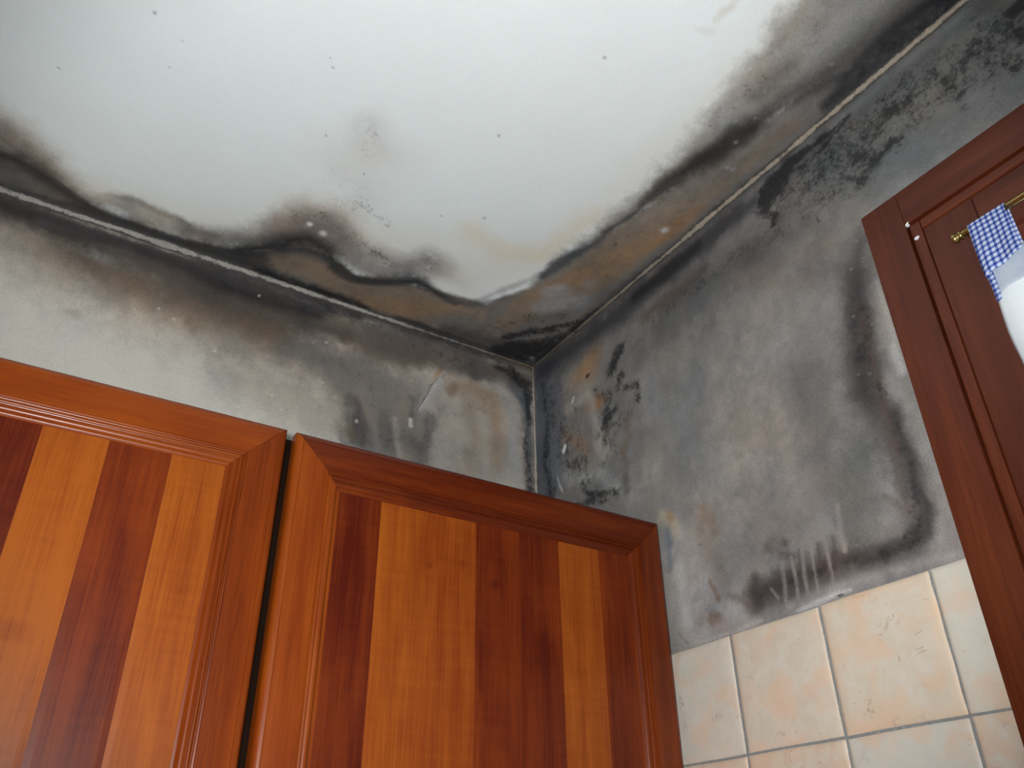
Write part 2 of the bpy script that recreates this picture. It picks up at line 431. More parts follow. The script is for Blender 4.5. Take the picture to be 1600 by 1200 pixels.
# stains: (kind, colour, strength, soft edge, wander, texture, streaky, path of (u, v, radius)) in mm from the room corner
OPS = {}
OPS['C'] = [
    ('w', (222, 217, 207), 0.55, 100.3, 25.8, 0.3, 0, [(-1263,-139,32.3),(-1034,-152,35.5),(-979,-113,34.5),(-928,-74,31.7),(-843,-84,32.5),(-742,-84,41.8),(-624,-128,45.6),(-590,-221,37.9),(-487,-192,48.5),(-387,-214,66.9),(-294,-209,62.5),(-214,-257,52.5),(-189,-344,37.2),(-165,-462,33.8),(-162,-589,37.4),(-151,-693,35.6),(-145,-802,44.4),(-139,-887,62.4),(-147,-926,58.4)]),
    ('w', (220, 205, 177), 0.55, 54.0, 21.0, 0.5, 0, [(-330,-307,19.9),(-247,-289,25.5),(-194,-311,23.5),(-179,-389,14.3),(-170,-450,11.0)]),
    ('w', (177, 168, 142), 0.45, 35.5, 11.8, 0.3, 0, [(-157,-854,12.2),(-161,-880,13.8),(-168,-907,13.4)]),
    ('w', (186, 180, 176), 0.45, 59.0, 21.6, 0.8, 0, [(-570,-422,25.2),(-546,-385,27.9)]),
    ('w', (211, 207, 203), 0.4, 69.2, 25.4, 0.8, 0, [(-563,-321,27.9),(-516,-300,30.8),(-530,-240,30.4)]),
    ('w', (217, 214, 210), 0.4, 79.6, 29.2, 0.8, 0, [(-596,-348,39.6),(-506,-387,40.0)]),
    ('m', 0, 0.36, 68.3, 19.5, 0.6, 0, [(-572,-428,9.6),(-544,-379,13.9)]),
    ('m', 0, 0.32, 81.4, 23.3, 0.6, 0, [(-581,-310,18.2),(-530,-292,21.0),(-539,-234,22.7)]),
    ('w', (193, 180, 159), 0.35, 5.9, 9.9, 0.8, 0, [(-254,-828,2.9),(-254,-839,5.0),(-250,-850,4.0)]),
    ('w', (203, 194, 179), 0.3, 7.3, 9.1, 0.8, 0, [(-248,-809,3.7),(-269,-802,2.7)]),
    ('w', (201, 193, 178), 0.3, 7.8, 9.8, 0.8, 0, [(-257,-842,3.9),(-253,-861,3.9)]),
    ('w', (90, 88, 87), 0.5, 1.1, 1.9, 0.3, 0, [(-654,-495,1.5)]),
    ('w', (89, 87, 86), 0.5, 1.1, 1.9, 0.3, 0, [(-662,-508,1.1)]),
    ('w', (96, 94, 93), 0.5, 1.1, 1.9, 0.3, 0, [(-845,-378,1.9)]),
    ('w', (110, 108, 106), 0.5, 1.1, 1.9, 0.3, 0, [(-974,-298,1.9)]),
    ('w', (94, 92, 91), 0.5, 1.1, 1.8, 0.3, 0, [(-840,-429,1.4)]),
    ('w', (97, 95, 93), 0.5, 1.0, 1.7, 0.3, 0, [(-882,-453,1.9)]),
    ('w', (104, 102, 100), 0.5, 1.6, 2.6, 0.3, 0, [(-324,-345,2.6)]),
    ('w', (104, 102, 100), 0.5, 1.5, 2.6, 0.3, 0, [(-389,-313,1.8)]),
    ('w', (112, 110, 108), 0.5, 1.8, 3.0, 0.3, 0, [(-300,-184,1.8)]),
    ('w', (88, 86, 85), 0.5, 1.1, 1.9, 0.3, 0, [(-344,-704,1.4)]),
    ('w', (95, 93, 91), 0.5, 1.3, 2.1, 0.3, 0, [(-227,-643,1.4)]),
    ('w', (95, 92, 91), 0.5, 1.3, 2.2, 0.3, 0, [(-396,-511,1.6)]),
    ('w', (96, 94, 93), 0.5, 1.0, 1.7, 0.3, 0, [(-880,-454,1.7)]),
    ('w', (100, 98, 96), 0.5, 1.4, 2.4, 0.3, 0, [(-537,-334,2.4)]),
    ('w', (97, 94, 93), 0.5, 1.3, 2.2, 0.3, 0, [(-617,-376,2.2)]),
    ('w', (154, 141, 129), 0.75, 81.0, 18.9, 0.3, 0, [(-1283,-156,15.0),(-1060,-170,16.5),(-1034,-149,23.8),(-1002,-126,26.6),(-963,-89,24.8),(-927,-63,17.4)]),
    ('w', (102, 88, 80), 0.85, 63.0, 14.3, 0.25, 0, [(-1286,-120,18.4),(-1057,-131,20.1),(-1031,-118,28.6),(-999,-101,28.6),(-961,-75,20.5),(-920,-50,13.7)]),
    ('w', (151, 143, 132), 0.85, 26.9, 11.8, 0.3, 0, [(-888,-60,12.9),(-846,-68,23.1),(-798,-58,28.5),(-745,-54,22.5),(-702,-57,17.5)]),
    ('w', (128, 122, 112), 0.6, 11.5, 8.2, 0.5, 0, [(-876,-75,3.2),(-829,-86,4.9),(-797,-77,4.9),(-755,-76,3.4)]),
    ('w', (226, 216, 202), 0.45, 61.4, 12.3, 0.3, 0, [(-908,-64,15.3),(-881,-74,15.4)]),
    ('w', (110, 99, 92), 0.85, 55.2, 19.5, 0.35, 0, [(-735,-57,13.8),(-684,-69,24.0),(-635,-92,28.3),(-596,-145,39.5),(-549,-173,42.9),(-496,-157,31.3)]),
    ('w', (118, 111, 105), 0.8, 24.6, 10.5, 0.3, 0, [(-857,-22,13.8),(-800,-17,17.6),(-758,-18,10.7)]),
    ('w', (194, 179, 166), 0.7, 58.5, 26.3, 0.6, 0, [(-613,-162,16.4),(-583,-204,30.5),(-530,-212,30.3),(-484,-184,25.5),(-438,-163,20.8)]),
    ('w', (115, 104, 98), 0.75, 55.2, 21.5, 0.5, 0, [(-601,-142,20.5),(-573,-174,35.1),(-530,-181,31.9),(-493,-165,17.8)]),
    ('w', (145, 138, 133), 0.8, 64.5, 21.5, 0.6, 0, [(-467,-145,27.5),(-417,-145,32.3),(-373,-160,29.2),(-329,-176,25.7)]),
    ('w', (135, 127, 123), 0.7, 49.1, 19.6, 0.6, 0, [(-372,-172,15.8),(-356,-202,24.7),(-325,-194,15.6)]),
    ('w', (203, 195, 187), 0.6, 49.6, 17.5, 0.5, 0, [(-306,-158,25.2),(-267,-160,17.7),(-314,-197,18.3)]),
    ('m', 0, 0.42, 94.7, 31.6, 0.8, 0, [(-611,-154,13.9),(-573,-205,27.6),(-518,-211,26.8),(-467,-175,23.8),(-399,-161,21.2),(-343,-190,21.6)]),
    ('m', 0, 0.36, 83.6, 27.9, 0.8, 0, [(-518,-265,27.5),(-463,-245,28.3)]),
    ('w', (237, 235, 231), 0.85, 7.8, 5.2, 0.3, 0, [(-570,-179,5.2)]),
    ('w', (233, 228, 223), 0.8, 9.3, 5.3, 0.3, 0, [(-542,-168,5.3)]),
    ('w', (229, 220, 216), 0.6, 11.6, 5.8, 0.3, 0, [(-468,-103,5.8)]),
    ('w', (234, 229, 226), 0.7, 10.1, 5.8, 0.3, 0, [(-346,-183,4.3)]),
    ('w', (130, 124, 120), 0.85, 41.5, 15.6, 0.4, 0, [(-478,-128,15.4),(-452,-117,17.0),(-417,-117,14.9),(-369,-152,14.5)]),
    ('w', (231, 231, 229), 0.8, 39.9, 12.7, 0.2, 0, [(-301,-148,14.3),(-245,-145,17.8),(-215,-191,17.8),(-190,-241,13.7)]),
    ('w', (143, 142, 142), 0.7, 20.5, 10.3, 0.3, 0, [(-221,-141,3.6),(-193,-200,5.3),(-168,-251,5.1),(-160,-281,4.8)]),
    ('w', (208, 205, 201), 0.45, 21.7, 10.9, 0.2, 0, [(-198,-138,7.8),(-174,-170,9.1),(-164,-211,6.6)]),
    ('w', (104, 99, 95), 0.97, 13.5, 3.4, 0.1, 0, [(-1292,-37,37.7),(-1052,-41,41.0),(-1008,-46,40.1),(-970,-36,37.2),(-921,-19,26.8),(-870,-11,19.1),(-777,-8,21.6),(-669,-18,25.9),(-605,-33,39.1),(-568,-47,53.9),(-532,-58,61.5),(-485,-54,51.7),(-455,-41,49.5),(-374,-51,63.6),(-270,-63,72.2),(-168,-62,81.6),(-113,-95,100.5),(-76,-156,103.6),(-51,-261,74.0),(-62,-437,55.1),(-47,-582,47.7),(-34,-683,41.0),(-32,-771,37.2),(-32,-841,31.1),(-26,-911,27.7)]),
    ('w', (105, 99, 94), 0.95, 14.4, 6.4, 0.15, 0, [(-1292,-37,17.4),(-1052,-41,19.0),(-1025,-42,27.0),(-989,-44,29.1),(-952,-38,26.0),(-919,-23,19.9),(-881,-17,10.3)]),
    ('w', (124, 111, 98), 0.97, 13.2, 7.6, 0.2, 0, [(-611,-33,16.0),(-576,-54,23.6),(-539,-66,32.9),(-486,-56,34.8),(-441,-38,36.9),(-381,-37,48.6),(-324,-60,61.1),(-258,-66,51.6),(-183,-61,43.6)]),
    ('w', (146, 116, 91), 0.65, 53.0, 24.5, 0.6, 0, [(-417,-27,16.1),(-342,-40,29.1),(-277,-76,24.7),(-240,-111,10.0)]),
    ('w', (126, 107, 87), 0.5, 24.6, 17.6, 0.5, 0, [(-579,-61,11.0),(-523,-74,14.4),(-479,-53,13.2)]),
    ('w', (115, 111, 107), 0.85, 43.3, 26.0, 0.4, 0, [(-245,-41,26.0),(-190,-74,43.4),(-136,-107,60.6),(-86,-125,56.0)]),
    ('w', (143, 142, 141), 0.75, 45.1, 24.6, 0.5, 0, [(-147,-150,32.9),(-93,-170,46.3),(-68,-210,39.8)]),
    ('w', (146, 125, 106), 0.6, 39.7, 19.9, 0.6, 0, [(-246,-102,12.1),(-185,-115,16.8),(-166,-156,18.5)]),
    ('w', (57, 53, 52), 0.93, 37.7, 9.4, 0.2, 0, [(-1289,-72,13.9),(-1054,-79,15.1),(-1028,-83,16.5),(-1007,-84,17.0),(-984,-76,15.1),(-954,-59,13.7),(-922,-42,14.3),(-883,-28,15.1),(-845,-24,13.8),(-806,-24,10.5)]),
    ('w', (57, 55, 54), 0.9, 28.9, 10.8, 0.2, 0, [(-788,-13,8.9),(-747,-18,14.3),(-705,-25,21.7),(-662,-32,23.7),(-620,-44,25.6)]),
    ('w', (51, 49, 49), 0.95, 34.8, 9.5, 0.2, 0, [(-656,-50,15.0),(-619,-77,19.3),(-585,-113,25.6),(-557,-130,29.3),(-527,-129,23.6),(-499,-109,15.8),(-473,-92,10.2)]),
    ('w', (62, 59, 58), 0.95, 17.8, 7.1, 0.25, 0, [(-490,-94,12.7),(-466,-83,12.0),(-440,-81,11.4),(-406,-93,9.5),(-377,-115,11.3),(-347,-133,11.3),(-322,-131,10.2),(-286,-120,10.2),(-252,-113,7.0)]),
    ('w', (87, 84, 83), 0.85, 19.5, 9.7, 0.35, 0, [(-270,-116,7.7),(-231,-121,8.2),(-198,-150,5.9),(-180,-180,3.7)]),
    ('w', (57, 55, 54), 0.7, 22.4, 11.2, 0.4, 0, [(-443,-88,9.5),(-420,-95,7.5),(-362,-137,15.0),(-337,-139,12.8)]),
    ('w', (57, 57, 58), 0.9, 21.5, 9.0, 0.35, 0, [(-1287,-3,4.5),(-1040,-4,4.9),(-968,-15,6.7),(-920,-13,8.5),(-870,-11,12.2),(-809,-11,14.2),(-723,-9,16.4),(-657,-13,16.7),(-604,-12,18.8),(-525,-10,17.4),(-449,-12,13.8),(-403,-12,8.0)]),
    ('m', 0, 0.75, 31.1, 11.6, 0.5, 0, [(-604,-12,15.1),(-525,-12,15.5),(-450,-14,11.8),(-396,-11,5.9)]),
    ('w', (102, 99, 96), 0.6, 15.4, 11.5, 0.7, 0, [(-601,-14,9.5),(-553,-21,11.5),(-506,-26,9.7)]),
    ('w', (43, 42, 44), 0.95, 17.0, 6.4, 0.2, 0, [(-331,-10,6.2),(-280,-13,10.3),(-227,-8,10.3),(-166,-5,12.8),(-105,-6,15.4),(-43,-9,18.0)]),
    ('w', (80, 77, 75), 0.9, 17.0, 5.7, 0.2, 0, [(-1302,3,10.6),(-1058,2,11.6),(-928,-1,12.0),(-828,-2,12.4),(-721,-1,12.9),(-606,0,13.3),(-483,1,13.8),(-351,0,12.3),(-207,1,12.8),(-1,-2,18.1)]),
    ('w', (82, 79, 77), 0.9, 14.0, 4.2, 0.3, 0, [(-1,-2,15.1),(7,-150,12.1),(-2,-364,10.9),(2,-560,10.0),(-4,-745,9.0),(3,-884,9.6),(4,-1024,8.7),(4,-1145,8.0)]),
    ('w', (70, 67, 66), 0.8, 65.4, 26.2, 0.5, 0, [(-238,-28,8.3),(-165,-30,21.5),(-94,-40,40.1),(-30,-51,54.3)]),
    ('m', 0, 0.8, 61.6, 28.4, 0.5, 0, [(-105,-20,19.0),(-59,-47,42.7),(-21,-62,51.8)]),
    ('m', 0, 0.74, 43.4, 21.7, 0.8, 0, [(-109,-64,17.5),(-71,-113,17.5),(-40,-148,13.0),(-15,-180,17.1)]),
    ('m', 0, 0.85, 13.7, 6.8, 0.3, 0, [(-70,-111,10.2)]),
    ('m', 0, 0.8, 13.3, 6.6, 0.3, 0, [(-76,-151,6.6)]),
    ('m', 0, 0.7, 13.3, 6.7, 0.3, 0, [(-122,-116,5.0)]),
    ('m', 0, 0.8, 25.8, 14.7, 0.5, 0, [(-20,-85,15.8),(-3,-162,14.8),(3,-241,10.3)]),
    ('m', 0, 0.42, 86.5, 26.0, 0.6, 0, [(-218,-19,18.0),(-152,-59,30.5),(-109,-136,29.3),(-50,-185,29.9)]),
    ('w', (112, 107, 103), 0.9, 15.3, 4.6, 0.15, 0, [(-109,-136,79.9),(-88,-174,86.2),(-47,-256,66.4),(-60,-434,47.9),(-45,-579,42.2),(-32,-681,33.2),(-29,-767,25.0),(-27,-836,19.2)]),
    ('w', (133, 127, 121), 0.85, 43.0, 22.8, 0.3, 0, [(-145,-320,15.9),(-122,-405,26.5),(-120,-490,27.3),(-113,-563,28.9),(-112,-651,37.2),(-111,-731,47.0),(-114,-820,61.4),(-110,-894,80.9),(-105,-952,93.8)]),
    ('w', (144, 141, 136), 0.75, 55.5, 17.8, 0.35, 0, [(-97,-718,12.0),(-97,-793,35.1),(-85,-863,51.4),(-74,-927,66.1),(-63,-978,74.6),(-57,-1103,68.3)]),
    ('w', (75, 71, 69), 0.85, 49.6, 13.5, 0.35, 0, [(-94,-728,7.5),(-81,-790,19.5),(-62,-855,21.2),(-50,-919,29.4),(-41,-981,36.9),(-43,-1010,35.8),(-39,-1132,33.0)]),
    ('w', (126, 112, 98), 0.95, 18.0, 12.0, 0.2, 0, [(-136,-107,24.7),(-121,-178,41.4),(-102,-259,53.4),(-86,-339,54.2),(-71,-430,48.3),(-63,-506,40.0),(-59,-579,33.1),(-52,-646,26.8),(-45,-707,18.2),(-40,-753,10.1)]),
    ('w', (144, 115, 89), 0.75, 43.2, 23.3, 0.7, 0, [(-127,-210,14.4),(-102,-270,24.7),(-79,-329,27.2),(-57,-404,25.9),(-41,-463,15.7),(-30,-517,12.1)]),
    ('w', (141, 108, 80), 0.6, 20.3, 14.5, 0.6, 0, [(-36,-423,9.0),(-34,-497,11.5),(-33,-552,8.4)]),
    ('w', (124, 118, 113), 0.75, 35.3, 16.3, 0.5, 0, [(-100,-466,11.9),(-88,-518,17.2),(-77,-585,21.8),(-72,-652,21.1),(-63,-711,18.1),(-54,-766,12.5)]),
    ('w', (134, 114, 97), 0.55, 25.5, 12.8, 0.6, 0, [(-31,-745,5.1),(-29,-767,7.6)]),
    ('w', (194, 194, 194), 0.8, 13.4, 8.0, 0.3, 0, [(-45,-480,6.7)]),
    ('w', (150, 152, 155), 0.75, 26.8, 15.3, 0.4, 0, [(-116,-237,17.3),(-102,-255,15.3)]),
    ('w', (150, 150, 152), 0.6, 32.3, 20.2, 0.6, 0, [(-53,-243,20.0),(-74,-219,24.2),(-100,-191,24.4)]),
    ('w', (135, 135, 137), 0.5, 24.3, 15.2, 0.6, 0, [(-67,-292,12.1)]),
    ('w', (69, 68, 68), 0.7, 4.1, 2.7, 0.3, 0, [(-91,-437,2.7)]),
    ('w', (70, 69, 69), 0.7, 4.1, 2.8, 0.3, 0, [(-94,-408,2.8)]),
    ('w', (67, 66, 66), 0.7, 3.8, 2.6, 0.3, 0, [(-106,-498,2.6)]),
    ('w', (67, 66, 66), 0.7, 3.8, 2.5, 0.3, 0, [(-95,-526,2.5)]),
    ('w', (121, 120, 119), 0.7, 24.2, 10.6, 0.35, 0, [(-154,-239,9.2),(-149,-286,13.6),(-143,-338,15.1),(-131,-399,11.9)]),
    ('w', (76, 75, 76), 0.85, 15.0, 7.5, 0.3, 0, [(-154,-268,7.5),(-150,-308,12.3),(-139,-352,14.1),(-126,-392,8.9),(-125,-435,4.2)]),
    ('w', (83, 77, 74), 0.8, 27.0, 9.5, 0.25, 0, [(-132,-418,5.9),(-119,-481,7.0),(-116,-536,12.1),(-111,-584,16.1),(-100,-638,19.8),(-88,-695,23.3),(-77,-731,17.9)]),
    ('w', (52, 47, 44), 0.9, 29.1, 10.6, 0.3, 0, [(-122,-510,2.8),(-115,-565,10.8),(-106,-616,16.1),(-94,-654,19.8),(-88,-695,17.9),(-81,-728,10.1)]),
    ('w', (73, 72, 72), 0.85, 8.4, 4.2, 0.2, 0, [(-129,-423,3.0),(-116,-477,4.2),(-114,-533,4.1),(-106,-579,4.1)]),
    ('w', (59, 56, 55), 0.7, 24.7, 9.9, 0.5, 0, [(-80,-714,5.0),(-77,-763,8.7),(-59,-806,9.9),(-43,-849,9.7)]),
    ('w', (89, 83, 78), 0.6, 27.2, 15.9, 0.6, 0, [(-120,-766,13.8),(-118,-824,15.4),(-121,-791,16.0)]),
    ('m', 0, 0.3, 70.0, 23.3, 0.8, 0, [(-147,-587,18.0),(-138,-665,24.6),(-131,-739,27.8),(-133,-815,28.6),(-131,-881,31.8)]),
    ('w', (175, 172, 168), 0.4, 5.3, 4.3, 0.3, 0, [(-110,-718,2.1)]),
    ('w', (176, 172, 169), 0.4, 5.3, 4.3, 0.3, 0, [(-90,-737,2.1)]),
    ('w', (183, 180, 176), 0.4, 5.9, 4.7, 0.3, 0, [(-55,-644,2.3)]),
    ('w', (184, 180, 177), 0.4, 5.9, 4.7, 0.3, 0, [(-45,-645,2.4)]),
    ('w', (172, 168, 165), 0.4, 5.0, 4.0, 0.3, 0, [(-115,-779,2.0)]),
    ('w', (179, 176, 172), 0.4, 5.6, 4.5, 0.3, 0, [(-81,-688,2.2)]),
    ('w', (169, 166, 162), 0.4, 4.6, 3.7, 0.3, 0, [(-122,-873,1.8)]),
    ('w', (174, 170, 167), 0.4, 4.7, 3.7, 0.3, 0, [(-77,-889,1.9)]),
    ('w', (173, 170, 166), 0.4, 4.8, 3.8, 0.3, 0, [(-69,-860,1.9)]),
    ('w', (179, 175, 172), 0.4, 4.8, 3.8, 0.3, 0, [(-26,-893,1.9)]),
    ('w', (63, 63, 67), 0.9, 18.1, 7.5, 0.4, 0, [(-6,-168,14.2),(1,-264,9.9),(-2,-364,11.0),(4,-445,12.4),(7,-508,14.9),(9,-568,17.3),(11,-639,13.9),(13,-704,14.9),(19,-775,10.5)]),
    ('m', 0, 0.8, 22.6, 11.3, 0.6, 0, [(0,-508,6.1),(4,-543,10.3),(6,-601,8.5),(10,-668,11.0),(9,-702,14.8),(14,-743,8.0)]),
    ('w', (46, 47, 49), 0.92, 20.2, 9.0, 0.3, 0, [(-20,-807,7.4),(-19,-841,14.1),(-27,-886,20.4),(-28,-933,25.0),(-21,-976,28.9),(-19,-1020,27.9),(-16,-1142,25.6)]),
    ('w', (63, 63, 66), 0.7, 28.7, 9.6, 0.3, 0, [(4,-787,7.4),(-3,-851,16.8),(-2,-914,14.0)]),
    ('m', 0, 0.42, 33.3, 11.1, 0.7, 0, [(-12,-812,12.0),(-18,-873,21.0),(-18,-945,29.2),(-20,-1004,28.1),(-18,-1127,25.9)]),
]
